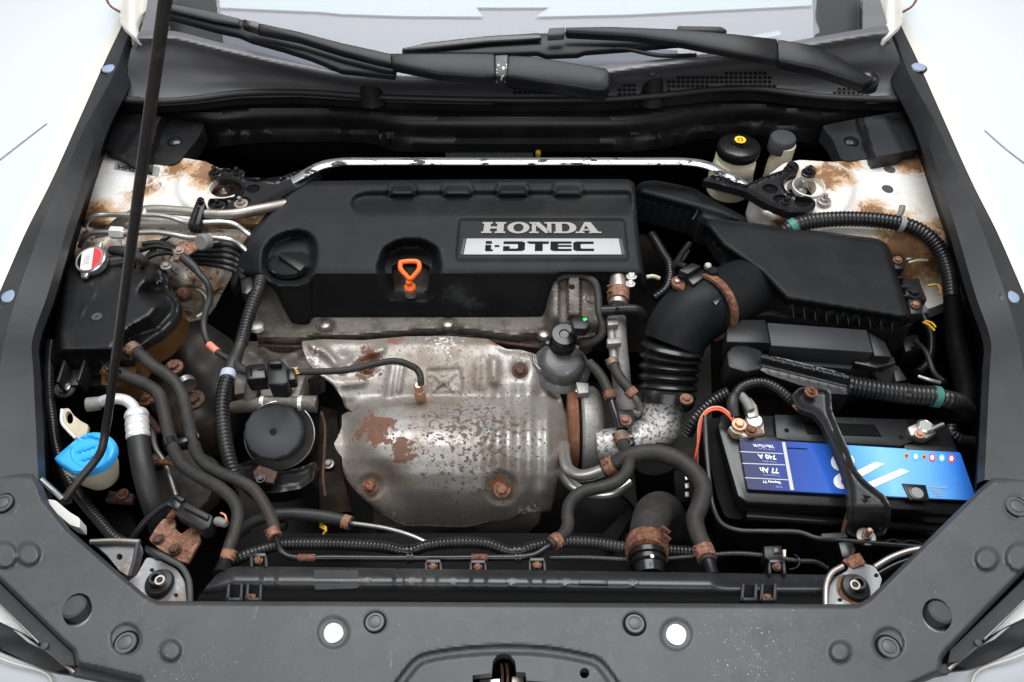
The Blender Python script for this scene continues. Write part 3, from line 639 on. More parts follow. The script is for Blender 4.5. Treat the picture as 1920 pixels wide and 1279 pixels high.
put("bumper_skin", loft_vf([[(x, y, -.055) for x, y in bk], [(x, y+3, -.050) for x, y in bk], [(x, y+60, -.06) for x, y in bk], [(x, y+200, -.14) for x, y in bk]], 80), WHT, bp)
tube("edge_seam", [(-60, 1212, -.047), (20, 1242, -.047), (92, 1268, -.047), (100, 1300, -.047)], 2.5, TRM, bp, sides=8)
tube("edge_seam", [(1980, 1202, -.047), (1900, 1234, -.047), (1830, 1262, -.047), (1818, 1300, -.047)], 2.5, TRM, bp, sides=8)
for m in (0, 1):
    f = lambda pts: [((1914-x), y-4) if m else (x, y) for x, y in pts]
    prism("bracket", f([(134, 1246), (200, 1258), (264, 1276), (270, 1292), (190, 1276), (128, 1264)]), -.02, .012, GRYD, bp, bevel=.002)
# ================================================================== left side of the bay
def band(name, p, q, r, mat_, par, over=1.06): return put(name, clamp_vf(p, q, r, over, ears=False), mat_, par)
TOCAM = lambda at: (Vector((0, 0, CZ))-P(*at)).normalized()
# ---- strut tower
st = thing("strut_tower", "white strut tower stained brown, behind the silver pipes at the left", "strut tower", (300, 400, -.2), "strut towers")
DRT = stained("stained_paint_left", ORI[st.name], [(405, 325, -.06, .05, .30), (160, 415, -.07, .05, .32), (330, 310, -.06, .04, .16), (450, 430, -.08, .08, .2), (270, 350, -.06, .05, .10)])
ol = [(190, 285), (300, 296), (350, 297), (385, 303), (425, 322), (470, 345), (540, 368), (540, 420), (470, 440), (300, 446), (140, 440), (146, 410), (160, 372), (176, 330)]
def tower_l(x, y):
    q = np.hypot((x-425)/1.55, y-352); h = -.065+.010*ss(66, 54, q)-.004*ss(48, 40, q)
    h = h-.05*ss(415, 446, y)-.02*ss(190, 150, x-.0*(y))*ss(320, 420, y)
    return h+.003*np.exp(-(((x-250)/60)**2+((y-380)/16)**2))-.004*np.exp(-((x-352)/8)**2)*ss(330, 345, y)*ss(380, 365, y)
sheet("tower_top", ol, tower_l, DRT, st, step=5, skirt=.02, holes=[ell(424, 352, 33, 20, 28)])
lathe("hole_lip", (424, 352, -.060), [(33, -8), (33, 1), (30, 2), (29, -8)], TRM, st, sides=32)
lathe("strut_top", (424, 357, -.085), [(26, -4), (26, 2), (12, 4), (12, 6), (1, 6)], RUSTD, st, sides=24)
put("strut_stud", bolt_vf((421, 357, -.080), 7, stud=3.0), STL, st, angle=25)
sheet("gas_sticker", [(217, 306), (238, 303), (300, 314), (297, 331), (213, 317)], lambda x, y: tower_l(x, y)+.0008, GRYST, st, step=8, skirt=.0004)
put("lettering", text_vf("HFC134a", [(222, 309), (286, 319), (285, 328), (221, 317)], lambda x, y: tower_l(x, y)+.0009, .0006, bold=.02), INK, st, smooth=False)
# ---- inner wing below the tower
iw = thing("inner_wing", "oily brown inner wing panel with a rusty plug below the silver pipes", "panel", (350, 560, -.3))
def iw_h(x, y):
    h = -.085-.13*ss(430, 610, y); h = h+.012*np.exp(-(((x-345)/16)**2+((y-525)/26)**2))-.022*ss(34, 24, np.hypot(x-356, (y-566)))
    return h+.006*np.sin(x*.12+y*.05)*ss(440, 470, y)*ss(540, 500, y)+.010*np.exp(-(((x-418+(y-500)*.4)/10)**2))*ss(450, 480, y)
sheet("panel", [(140, 425), (470, 430), (470, 470), (440, 500), (415, 545), (398, 580), (370, 600), (335, 607), (318, 596), (300, 560), (230, 520), (140, 500)], iw_h, DRTH, iw, step=4, skirt=.006)
lathe("rusty_plug", (345, 552, -.165), [(13, -8), (13, 6), (9, 11), (1, 12)], RUSTC, iw, sides=18, axis=(0, -.3, 1))
tube("ring_edge", [(358+30*math.cos(a), 568+28*math.sin(a), -.175) for a in np.linspace(-1.2, 1.2, 9)], 2.5, WHB, iw, sides=8)
bolt("bolt", (312, 498, -.085), 7, STD, iw)
# ---- metal pipes across the tower
t = thing("refrigerant_pipe", "thick dull alloy pipe, the uppermost running behind the engine cover", "pipe", (400, 400, -.06), "metal pipes at the left tower")
tube("pipe", [(160, 470, -.11), (200, 436, -.085), (236, 408, -.06), (275, 394, -.045), (341, 396, -.042), (383, 401, -.042), (435, 401, -.042), (482, 393, -.046), (535, 383, -.06)], [9, 9, 9, 9, 9, 9, 9, 9.5, 9.5], STD, t, sides=16)
t = thing("brake_pipe", "thin bright steel pipe just below the thick alloy pipe", "pipe", (300, 406, -.05), "metal pipes at the left tower")
tube("pipe", [(160, 424, -.075), (166, 412, -.055), (178, 405, -.05), (200, 403, -.05), (250, 403, -.048), (300, 404, -.046), (325, 409, -.046), (345, 416, -.048), (380, 417, -.048), (420, 416, -.05), (440, 420, -.055), (462, 436, -.07), (480, 452, -.08)], 5, STL, t)
lathe("union_ring", (272, 398, -.045), [(7, -7), (7, 6), (5, 8)], STD, t, axis=(.2, 1, .4), sides=14)
t = thing("brake_pipe", "thin bright steel pipe with a hexagon union, the lowest of the three pipes", "pipe", (300, 440, -.06), "metal pipes at the left tower")
tube("pipe", [(150, 462, -.085), (160, 446, -.065), (172, 438, -.058), (200, 436, -.055), (232, 437, -.055), (300, 436, -.053), (325, 440, -.053), (350, 445, -.055), (400, 446, -.055), (430, 449, -.058), (448, 458, -.07), (462, 470, -.08)], 5, STL, t)
a, b = P(206, 436, -.055), P(230, 437, -.055)
put("hex_union", lathe_vf(a, [(8, 0), (12, 3), (12, 25), (9, 28)], b-a, 6, sc=S(218, 437, -.055)), ALB, t, angle=20)
band("collar", (236, 437, -.055), (242, 437, -.055), 6, STD, t, 1.3)
lathe("service_port", (392, 447, -.055), [(8, -3), (8, 6)], STD, t, sides=14)
lathe("service_cap", (391, 452, -.050), [(10, -2), (15, 4), (15, 20), (13, 22)], GRY, t, axis=(-.35, -.75, .55), sides=24)
t = thing("pipe_clip", "upright black plastic clip holding the silver pipes together", "clip", (366, 420, -.06))
prism("clip_body", [(366, 378), (371, 370), (381, 371), (385, 382), (373, 422), (350, 421)], lambda x, y: -.024-.0006*(y-370)*.5, .02, PL, t, bevel=.003)
prism("clip_slot", [(371, 388), (375, 388), (366, 418), (362, 418)], lambda x, y: -.0232-.0006*(y-370)*.5, .002, PLD, t, bevel=.0004)
bolt("screw", (376, 375, -.022), 5, PLG, t, washer=1.3)
# ---- black pressure hoses
t = thing("hose_bundle", "black coiled brake hoses beside the left edge of the engine cover", "hoses", (430, 490, -.14))
for k in range(5):
    o = k*11
    tube("coil", [(352, 462+o*.7, -.085-k*.006), (390, 462+o*.75, -.075-k*.006), (425, 458+o, -.072-k*.006), (446, 466+o, -.082-k*.006), (458, 480+o, -.10)], 5.2, CON, t, sides=10)
tube("hose_line", [(262, 470, -.07), (290, 462, -.065), (320, 466, -.062), (340, 472, -.062)], 5, CON, t, sides=10)
tube("hose_line", [(268, 458, -.07), (300, 455, -.065), (330, 466, -.064), (345, 474, -.064)], 5, CON, t, sides=10)
tube("hose_line", [(262, 500, -.08), (282, 480, -.07), (310, 474, -.068), (336, 478, -.068)], 5, CON, t, sides=10)
tube("hose_line", [(270, 490, -.085), (300, 455, -.072), (318, 442, -.07)], 4.5, CON, t, sides=10)
t = thing("earth_bracket", "small rusty bracket with a bolt where the black lead begins", "bracket", (345, 470, -.08))
prism("plate", [(322, 468), (340, 456), (366, 452), (372, 466), (352, 478), (346, 490), (328, 486)], -.058, .004, RUSTC, t, bevel=.001)
bolt("bolt", (336, 470, -.056), 6, STD, t)
t = thing("earth_lead", "black cable with a salmon tape band curving down beside the expansion tank", "cable", (393, 560, -.12))
tube("lead", [(357, 495, -.06), (373, 513, -.065), (390, 534, -.075), (394, 557, -.09), (386, 583, -.10), (382, 609, -.11), (388, 637, -.115), (400, 654, -.115), (418, 667, -.115), (436, 676, -.115)], 6, RUBD, t, sides=12)
tube("boot", [(343, 482, -.055), (352, 490, -.057), (366, 503, -.062), (374, 514, -.066)], [9, 9, 8, 6.4], RUBD, t, sides=14)
band("tape_band", (392, 646, -.115), (408, 660, -.115), 6, PINK, t, 1.15)
# ---- coolant expansion tank
tk = thing("expansion_tank", "black-topped coolant expansion tank with an amber lower half at the left", "tank", (220, 640, -.25))
TO = [(122, 500), (146, 484), (200, 478), (250, 486), (272, 490), (298, 496), (314, 509), (319, 526), (313, 541), (329, 552), (339, 567), (337, 584), (327, 603), (304, 625), (273, 642), (252, 656), (246, 680), (236, 702), (180, 704), (150, 700), (100, 700), (95, 660), (103, 590), (112, 530)]
TP = [(120, 505), (150, 490), (220, 492), (262, 500), (284, 512), (288, 532), (270, 548), (300, 566), (308, 578), (286, 604), (250, 618), (230, 634), (212, 662), (110, 664), (106, 620), (112, 560)]
def tank_h(x, y):
    d = sd(x, y, TP); w = 11+6*ss(240, 280, x)
    h = -.095+.037*ss(w, -w, d)-.03*ss(668, 704, y)
    h = h-.015*np.exp(-(((x-292)/15)**2+((y-538)/11)**2))
    h = h+.004*np.exp(-(((x-275)/30)**2+((y-525)/14)**2))
    h = h+.0009*ss(2.2, 0, np.abs((x-136)-(614-y)*.62))*ss(500, 540, y)*ss(622, 600, y)
    h = h+.003*ss(-4, -1, -np.abs(sd(x, y, TO)+6)+1)*ss(250, 290, x)
    return h
sheet("upper_shell", rnd(TO, 6, 2), tank_h, PL, tk, step=4, skirt=.012)
sheet("lower_shell", rnd([(341, 570), (340, 592), (330, 614), (306, 638), (276, 656), (262, 676), (252, 705), (236, 722), (190, 722), (190, 690), (240, 640), (300, 580)], 6, 2), -.112, AMB, tk, step=8, skirt=.04)
lathe("screw", (182, 595, -.058), [(10, -2), (10, 2), (8, 3.5), (3, 3), (2.4, 5), (.5, 5)], GRYD, tk, sides=20)
nk = tube("filler_neck", [(172, 500, -.068), (205, 495, -.062), (252, 486, -.062)], [17, 15, 14], PL, tk, sides=18)
lathe("neck_ring", (174, 500, -.075), [(26, -14), (27, -2), (25, 6), (22, 10)], PLG, tk, axis=(-.1, -.05, 1))
for x0, y0 in ((118, 676), (156, 674)):
    prism("fin", [(x0, y0), (x0+5, y0), (x0-8, y0+40), (x0-14, y0+40)], -.075, .03, PL, tk, bevel=.001)
prism("foot_plate", [(124, 694), (150, 692), (146, 722), (112, 724)], -.10, .006, PL, tk, bevel=.001)
for i in range(4):
    prism("small_fin", [(184+i*9, 673), (188+i*9, 672), (204+i*7, 692), (200+i*7, 694)], -.083, .012, PL, tk, bevel=.0008)
    prism("small_fin", [(236+i*1, 640+i*6), (250, 645+i*6), (250, 648+i*6), (235+i, 643+i*6)], -.086, .012, PL, tk, bevel=.0008)
prism("slot_clip", [(291, 522), (302, 523), (303, 528), (296, 528), (296, 532), (292, 532)], -.079, .008, PLG, tk, bevel=.0006)
lathe("mount_washer", (122, 729, -.108), [(19, -4), (20, 0), (18, 4), (12, 5)], GRYD, tk, sides=24)
put("mount_bolt", bolt_vf((120, 726, -.100), 8, hgt=1.0, washer=1.4), STL, tk, angle=25)
prism("lower_ledge", [(165, 704), (215, 700), (212, 722), (168, 724)], -.125, .03, PL, tk, bevel=.002)
axc = Vector((-.16, -.22, 1)).normalized(); pc = P(169, 486, -.040); sc = S(169, 486, -.04); fx, fy, fa = frame(axc); fx = -fx
cp = lathe("pressure_cap", (169, 486, -.040), [(24, -16), (29, -14), (30.5, -5), (30, -1), (28, 1.2), (25.5, .4), (1, .4)], STL, tk, axis=axc, sides=40)
def on_cap(u, v, z=1.0): return pc+(fx*u+fy*v+fa*z)*sc
for sg in (1, -1):
    pts = [on_cap(*p, z=-1) for p in ((-9*1+6*sg, sg*26), (9+6*sg, sg*26), (7+7*sg, sg*40), (-4+7*sg, sg*40))]
    put("cap_ear", solid_vf(pts, [p-fa*sc*7 for p in pts], .002), STL, cp)
def disc(poly, z): 
    V = [on_cap(u, v, z) for u, v in poly]; return V, [list(range(len(V)))]
circ = lambda r, a0=0, a1=360, n=32: [(r*math.cos(math.radians(a0+(a1-a0)*i/n)), r*math.sin(math.radians(a0+(a1-a0)*i/n))) for i in range(n+1)]
put("sticker", disc(circ(25)[:-1], 1.0), PAPER, cp, smooth=False)
put("red_print", disc([p for p in circ(24.5, -70, 82)], 1.5), RINK, cp, smooth=False)
put("black_print", disc([p for p in circ(24.5, 142, 232)], 1.5), INK, cp, smooth=False)
rl = MB()
for k in range(6): rl.add(([on_cap(-9+u, -11+k*4+v, 1.8) for u, v in ((-4+.6*k, 0), (10, 0), (10, .9), (-4+.6*k, .9))], [[0, 1, 2, 3]]))
for k in range(3): rl.add(([on_cap(10+u, -6+k*4+v, 1.9) for u, v in ((0, 0), (10, 0), (10, .8), (0, .8))], [[0, 1, 2, 3]]))
put("print_lines", rl.out(), GRY, cp, smooth=False)
t = thing("overflow_hose", "short black hose elbow behind the pressure cap", "hose", (240, 480, -.07))
tube("hose", [(210, 470, -.055), (228, 470, -.045), (246, 476, -.045), (264, 486, -.055), (272, 494, -.07)], 9, RUB, t)
# ---- coolant hoses
t = thing("coolant_hose", "dusty rubber hose from the tank to the front pipe, the right one of the pair", "hose", (360, 800, -.12), "pair of hoses below the expansion tank")
tube("hose", [(250, 655, -.088), (266, 668, -.088), (285, 685, -.09), (312, 702, -.095), (330, 720, -.10), (342, 744, -.105), (352, 785, -.105), (362, 828, -.10), (371, 854, -.095), (390, 874, -.09), (412, 886, -.088), (440, 898, -.086), (470, 914, -.086), (488, 934, -.086), (502, 958, -.086), (512, 982, -.086), (517, 1006, -.086)], 11.5, RUB, t, sides=18)
clamp((246, 651, -.088), (257, 660, -.088), 12, RUSTC, t); clamp((511, 994, -.086), (516, 1008, -.086), 12, RUSTC, t)
t = thing("coolant_hose", "dusty rubber hose from the tank to the radiator, the left one of the pair", "hose", (310, 800, -.12), "pair of hoses below the expansion tank")
tube("hose", [(200, 690, -.10), (223, 700, -.10), (250, 711, -.10), (275, 722, -.10), (296, 738, -.10), (305, 762, -.10), (312, 795, -.10), (321, 828, -.097), (328, 848, -.094), (345, 874, -.09), (385, 900, -.085), (420, 921, -.082), (440, 942, -.08), (446, 964, -.078), (440, 996, -.076), (430, 1026, -.074), (424, 1052, -.074)], 12, RUB, t, sides=18)
clamp((202, 690, -.10), (214, 696, -.10), 12.5, RUSTC, t); clamp((430, 1034, -.074), (425, 1052, -.074), 12.5, RUSTC, t, side=-1)
t = thing("hose_holder", "small black clip joining the two rubber hoses", "clip", (345, 825, -.09))
put("ring", clamp_vf((318, 826, -.097), (322, 838, -.096), 12, 1.12, ears=False), PLG, t)
prism("bridge", [(332, 822), (350, 816), (352, 827), (336, 832)], -.088, .012, PLG, t, bevel=.0015)
prism("tab", [(368, 806), (373, 812), (373, 822), (368, 816)], -.09, .012, PLG, t, bevel=.001)
# ---- air-conditioning pipe and hose
t = thing("air_con_hose", "fat black hose with a bright crimped alloy fitting and bent pipe", "hose", (262, 860, -.14))
tube("bent_pipe", [(182, 757, -.085), (200, 750, -.078), (222, 748, -.07), (240, 753, -.07), (252, 766, -.075), (256, 786, -.082)], 10.5, ALB, t, sides=18)
lathe("service_cap", (190, 756, -.083), [(9, 0), (13, 2), (13.5, 24), (12, 26)], GRY, t, axis=(-1, -.25, .12), sides=24)
tube("crimp_sleeve", [(256, 775, -.082), (256.5, 781, -.082), (257, 785, -.083), (257.5, 796, -.084), (258, 800, -.084), (258, 804, -.084), (258.5, 813, -.085), (259, 817, -.085), (259.5, 822, -.086)], [20, 22, 20, 21.5, 19.5, 21.5, 20, 22, 20], ALB, t, sides=24, step=1.2)
tube("hose", [(259, 818, -.086), (262, 845, -.092), (268, 880, -.10), (278, 920, -.115), (292, 962, -.14), (300, 990, -.18)], 20, RUBD, t, sides=24)
# ---- washer filler
t = thing("washer_filler", "bright blue teardrop cap on a cream washer bottle neck", "washer cap", (165, 880, -.15))
TD = rnd([(100, 861), (112, 850), (140, 826), (158, 814), (178, 810), (200, 814), (217, 828), (219, 845), (211, 862), (192, 878), (165, 888), (140, 889), (112, 872)], 8, 3)
def td_h(x, y):
    d = sd(x, y, TD); c = np.hypot((x-167), (y-848)/.82)
    return -.052-.004*ss(-6, 0, d)-.005*ss(37, 33, c)+.003*ss(3, 1, np.abs(np.abs((x-170)*.35+(y-848))-9))*ss(26, 20, c)
sheet("cap", TD, td_h, BLU, t, step=3, skirt=.008)
lathe("neck", (166, 858, -.066), [(30, -70), (40, -40), (44, -12), (45, 2)], CRM, t, sides=36)
t = thing("bottle_bracket", "cream plastic tag with an oval hole above the blue cap", "bracket", (135, 800, -.12))
sheet("tag", rnd([(116, 767), (129, 765), (138, 779), (152, 790), (166, 797), (162, 815), (143, 824), (128, 812), (114, 794)], 4, 2), lambda x, y: -.10-.0005*(y-790)*.3, CRM, t, step=4, skirt=.006, holes=[ell(130, 783, 7, 12, 18, -12)])
tube("tag_rib", [(116, 768, -.097), (116, 792, -.097), (128, 808, -.097), (142, 822, -.097)], 3, WPL, t, sides=8)
# ---- conduits at the far left
t = thing("wiring_conduit", "black corrugated conduit running down beside the left inner wall", "conduit", (120, 880, -.16), "corrugated conduits")
tube("conduit", [(96, 640, -.10), (92, 690, -.11), (93, 740, -.12), (98, 790, -.125), (106, 840, -.13), (122, 890, -.13), (150, 932, -.13), (185, 975, -.125), (215, 1008, -.12), (240, 1020, -.12)], 10, CON, t, ridge=6.5, sides=16)
t = thing("sensor_lead", "thin black corrugated lead bending up to the pressure sensor", "conduit", (270, 990, -.11), "corrugated conduits")
tube("conduit", [(318, 944, -.058), (300, 954, -.065), (276, 974, -.075), (258, 996, -.085), (246, 1014, -.095)], 6.5, CON, t, ridge=5.5, sides=14)
# ---- pressure sensor on rusty bracket
t = thing("rusty_bracket", "rust-brown steel bracket with two hexagon bolts under the sensor", "bracket", (325, 1020, -.12))
sheet("plate", rnd([(279, 1012), (292, 990), (306, 973), (322, 971), (330, 976), (328, 990), (340, 1002), (355, 990), (372, 998), (377, 1012), (366, 1030), (352, 1056), (338, 1052), (300, 1030)], 4, 2), lambda x, y: -.072+.002*np.sin(x*.09), RUSTC, t, step=4, skirt=.005)
for x, y in ((298, 1012), (328, 1030)): put("bolt", bolt_vf((x, y, -.070), 9.5, washer=1.2), RUSTD, t, angle=25)
tube("stay", [(318, 972, -.068), (326, 962, -.062), (330, 954, -.058)], 7, RUST, t, sides=10); tube("stay", [(362, 996, -.068), (372, 986, -.062), (376, 976, -.058)], 7, RUST, t, sides=10)
t = thing("pressure_sensor", "black plastic sensor block with a connector on the rusty bracket", "sensor", (370, 970, -.07))
prism("body", [(342, 936), (400, 966), (392, 990), (374, 994), (326, 962)], -.048, .026, PL, t, bevel=.003)
prism("lid", [(348, 941), (392, 965), (388, 974), (342, 950)], -.043, .006, PLT, t, bevel=.0015)
prism("connector", [(316, 930), (324, 926), (346, 936), (334, 958), (312, 946)], -.050, .026, PLG, t, bevel=.002)
prism("latch", [(322, 928), (332, 927), (346, 935), (340, 942)], -.045, .008, PL, t, bevel=.001)
lathe("nozzle", (404, 976, -.056), [(7, 0), (9, 6), (8, 22), (6, 24)], GRY, t, axis=(1, -.3, 0), sides=16)
tube("copper_wires", [(414, 962, -.05), (422, 966, -.048), (424, 976, -.05), (418, 984, -.055)], 2, WPNK, t, sides=6)
# ---- dark engine mount with rusty fixings
t = thing("engine_mount", "dark engine mount bracket with rusty bolts between the hoses and harness", "mount", (350, 760, -.3))
sheet("bracket", rnd([(300, 620), (380, 600), (440, 640), (430, 740), (400, 800), (340, 820), (290, 780), (262, 720)], 12, 3), lambda x, y: -.20-.0003*(y-600)+.014*np.sin(x*.05)*np.sin(y*.045), mat("sooty_casting", (.022, .019, .017), .6, layers=[dict(c=(.07, .035, .02), s=18, lo=.52, hi=.7, a=.8)], bump=(200, .5)), t, step=8, skirt=.08)
put("bolt", bolt_vf((326, 688, -.165), 11, hgt=.9), RUSTC, t, angle=25); put("bolt", bolt_vf((274, 746, -.17), 11), RUST, t, angle=25)
put("bolt", bolt_vf((362, 750, -.20), 14), RUSTD, t, angle=25)
band("bright_ring", (347, 716, -.17), (352, 724, -.17), 16, STL, t, 1.1)
t = thing("lower_bracket", "dark brown metal plate low down below the fat hose", "bracket", (222, 935, -.2))
prism("plate", [(196, 938), (205, 920), (250, 926), (246, 942)], -.15, .01, RUSTD, t, bevel=.001); bolt("bolt", (230, 926, -.146), 7, RUST, t)
for (a_, b_, c2) in (((250, 880), (380, 890), (330, 960)), ((180, 940), (300, 1000), (200, 1010))):
    pass
t = thing("compressor", "dark grimy compressor body deep below the rubber hoses", "compressor", (340, 900, -.4))
lathe("housing", (340, 905, -.20), [(60, -70), (64, -20), (60, -2), (40, 4), (12, 6), (1, 6)], mat("grimy_alloy", (.035, .03, .026), .6, layers=[dict(c=(.09, .07, .055), s=30, lo=.5, hi=.7)], bump=(200, .4)), t, axis=(0, -.5, 1))
tube("rusty_pipe", [(285, 868, -.16), (300, 866, -.155), (330, 872, -.155), (350, 876, -.16)], [6, 6, 4, 4], RUST, t)
prism("rear_box", [(190, 960), (240, 950), (262, 1000), (205, 1010)], -.17, .05, PLD, t, bevel=.004)
# ================================================================== engine in the middle
# ---- strut brace
t = thing("strut_brace", "flat silver strut brace with worn black flecks, ending in black drilled plates", "strut brace", (960, 310, -.06))
tube("bar", [(548, 340, -.052), (575, 324, -.042), (605, 310, -.036), (640, 304, -.034), (700, 303, -.034), (960, 303, -.034), (1200, 303, -.034), (1290, 304, -.034), (1325, 310, -.037), (1360, 326, -.044), (1400, 348, -.052)], [9, 11, 11.5, 11, 10.5, 10.5, 10.5, 10.5, 11, 10, 9], BRSW, t, sides=18, squash=(1.0, .45))
LP = rnd([(400, 326), (418, 314), (440, 318), (455, 332), (520, 336), (552, 322), (590, 314), (604, 322), (560, 352), (520, 372), (480, 392), (445, 398), (405, 394), (388, 386), (392, 372), (420, 372), (448, 366), (456, 352), (446, 340), (425, 334), (408, 336)], 5, 2)
sheet("end_plate", LP, lambda x, y: -.052+.006*ss(-6, -1, sd(x, y, LP))-.003*ss(500, 560, x)*0, PLATE, t, step=3.5, skirt=.014, holes=[ell(475, 354, 13, 8, 18, -8), ell(455, 378, 15, 9, 18, -5), ell(412, 382, 17, 10, 18, 0)])
RP = rnd([(1316, 338), (1340, 326), (1380, 342), (1400, 346), (1440, 328), (1470, 318), (1478, 303), (1488, 301), (1499, 310), (1497, 322), (1480, 328), (1468, 340), (1472, 356), (1492, 366), (1518, 368), (1530, 378), (1528, 392), (1515, 398), (1480, 398), (1440, 384), (1400, 360), (1352, 346)], 5, 2)
sheet("end_plate", RP, lambda x, y: -.050+.006*ss(-6, -1, sd(x, y, RP)), PLATE, t, step=3.5, skirt=.014, holes=[ell(1444, 354, 15, 9, 18, 8), ell(1466, 374, 17, 9, 18, 10), ell(1505, 379, 16, 10, 18, 8)])
sheet("hole_shade", [(440, 342), (560, 326), (590, 320), (480, 388), (398, 392), (398, 376), (440, 368)], -.0545, PLD, t, step=8, skirt=.004)  # added dark sheet standing in for the shade inside the plate holes
sheet("hole_shade", [(1345, 340), (1400, 348), (1440, 334), (1462, 336), (1468, 356), (1490, 368), (1522, 372), (1522, 388), (1480, 392), (1440, 378)], -.0545, PLD, t, step=8, skirt=.004)
for x, y in ((404, 325), (410, 386), (452, 382), (446, 327), (1516, 324), (1545, 376), (1472, 382), (1482, 320)):
    bolt("nut", (x, y, -.052 if x not in (404, 1516, 1545) else -.050), 8.5, STD if x in (1545, 452) else PLG, t, stud=1.7)
lathe("strut_sleeve", (1516, 350, -.055), [(29, -8), (30, 1), (28, 2), (27, -8)], TRM, t, sides=32)
# ---- engine cover
ec = thing("engine_cover", "large matt black plastic engine cover with a silver badge panel", "engine cover", (830, 480, -.15))
EO = rnd([(548, 350), (572, 340), (700, 338), (960, 336), (1178, 336), (1190, 343), (1196, 420), (1202, 480), (1208, 510), (1213, 536), (1211, 541), (1200, 541), (1196, 530), (1186, 516), (1060, 515), (1046, 517), (1040, 530), (1024, 585), (1018, 598), (960, 600), (560, 600), (544, 597), (530, 572), (519, 548), (508, 531), (496, 520), (470, 516), (452, 518), (446, 535), (442, 548), (434, 545), (432, 528), (438, 500), (450, 465), (470, 435), (500, 400), (530, 366)], 4, 2)
RC = rnd([(661, 388), (660, 376), (670, 367), (692, 362), (1182, 361), (1186, 403), (1100, 404), (690, 406), (672, 400)], 7, 3)
OC = rnd([(494, 505), (496, 472), (512, 450), (538, 438), (562, 435), (582, 443), (589, 460), (588, 488), (579, 520), (560, 530), (530, 530), (508, 524)], 8, 3)
DS = rnd([(709, 504), (721, 467), (751, 452), (791, 452), (818, 467), (824, 501), (808, 551), (801, 560), (734, 558), (726, 548)], 8, 3)
BD = rnd([(862, 412), (1170, 412), (1178, 487), (856, 487)], 4, 2)
tabs = [(731, 777), (832, 884), (934, 988), (1040, 1090)]
crease = interp([(430, 536), (560, 534), (578, 530), (590, 513), (1220, 512)])
def cov_h(x, y):
    c = crease(x); h = -.045-.032*(y-338)/(512-338)
    h = h-.078*np.clip(y-c, 0, 200)/88-.0035*ss(-16, 10, y-c)
    h = h-.008*ss(6, -6, sd(x, y, RC))*ss(408, 366, y)
    for a, b in tabs:
        T = [(a-2, 366), (a+4, 348), (b-4, 348), (b+2, 366), (b+1, 369), (a-1, 369)]; d = sd(x, y, T)
        h = h-.0028*ss(7, 2, np.abs(d-1.5))*ss(372, 364, y)+.0085*ss(3, -3, d)*ss(355, 362, y)
    h = h-.022*ss(8, -10, sd(x, y, OC)); h = h-.034*ss(7, -13, sd(x, y, DS)); h = h-.003*ss(3, -2, sd(x, y, BD))
    d = sd(x, y, EO); h = h-.006*ss(-9, 0, d)**2
    h = h-.03*ss(500, 440, x)*ss(420, 540, y)
    h = h-.004*ss(1193, 1206, x+.0*y-(y-340)*.08)
    return h
dsh = rnd([(733, 499), (752, 491), (790, 491), (808, 501), (801, 546), (741, 546)], 5, 3)
PLE = mat("dusty_cover_plastic", (.0082, .0087, .0098), .46, spec=.14, layers=[dust(.10), scuff(.12), speck(.15), dict(c=(.075, .08, .078), s=24, at=near(880, 570, -.13, ORI[ec.name]), rad=.10, gain=.16, lo=.50, hi=.85, a=.8, nr=.72, r=.8), dict(c=(.06, .06, .062), s=18, at=near(1090, 410, -.06, ORI[ec.name]), rad=.06, gain=.12, lo=.55, hi=.85, a=.5, nr=.7)], bump=(1600, .2))
sheet("cover_shell", EO, cov_h, PLE, ec, step=3.4, skirt=.012, holes=[dsh], angle=60)
badge_h = lambda x, y: -.045-.032*(y-338)/(512-338)-.003
bq = [(875, 447), (1160, 447), (1166, 477), (869, 477)]
bd = prism("badge_plate", bq, lambda x, y: badge_h(x, y)+.0018, .002, SILV, ec, bevel=.0005)
for q in ([(869, 447), (874, 447), (868, 477), (863, 477)], [(1161, 447), (1166, 447), (1172, 477), (1167, 477)]): prism("badge_end", q, lambda x, y: badge_h(x, y)+.001, .002, GRYD, ec, bevel=.0004)
R_ = lambda x0, y0, x1, y1: [(x0, y0), (x1, y0), (x1, y1), (x0, y1)]
def arcpts(cx, cy, rx, ry, a0, a1, n=14): return [(cx+rx*math.cos(math.radians(a0+(a1-a0)*i/n)), cy+ry*math.sin(math.radians(a0+(a1-a0)*i/n))) for i in range(n+1)]
def ringpoly(cx, cy, rx, ry, wx, wy, a0, a1, n=18): return arcpts(cx, cy, rx, ry, a0, a1, n)+arcpts(cx, cy, rx-wx, ry-wy, a1, a0, n)
def shift(polys, dx, w): return [[(dx+p[0]*w, p[1]) for p in q] for q in polys]
s = .20   # serif thickness
Hh = [R_(.08, 0, .36, 1), R_(.64, 0, .92, 1), R_(.36, .42, .64, .60)]+[R_(a, b, a+.44, b+s*.7) for a in (0, .56) for b in (0, 1-s*.7)]
Oo = [ringpoly(.5, .5, .5, .52, .27, .15, -90, 90), ringpoly(.5, .5, .5, .52, .27, .15, 90, 270)]
Nn = [R_(.10, 0, .27, 1), R_(.73, 0, .90, 1), [(.10, 1), (.40, 1), (.90, 0), (.66, 0)], R_(0, 0, .38, .13), R_(0, .87, .3, 1), R_(.62, .87, 1, 1)]
Dd = [R_(.08, 0, .36, 1), R_(0, 0, .2, .14), R_(0, .86, .2, 1), [(.36, 1), (.55, 1)]+arcpts(.55, .5, .45, .5, 90, -90)[1:]+[(.36, 0), (.36, .14), (.52, .14)]+arcpts(.52, .5, .18, .36, -90, 90)+[(.36, .86)]]
Aa = [[(.38, 1), (.62, 1), (.92, 0), (.62, 0), (.43, .72), (.22, 0), (.10, 0)], R_(.28, .24, .66, .36), R_(0, 0, .34, .13), R_(.52, 0, 1, .13)]
G = []
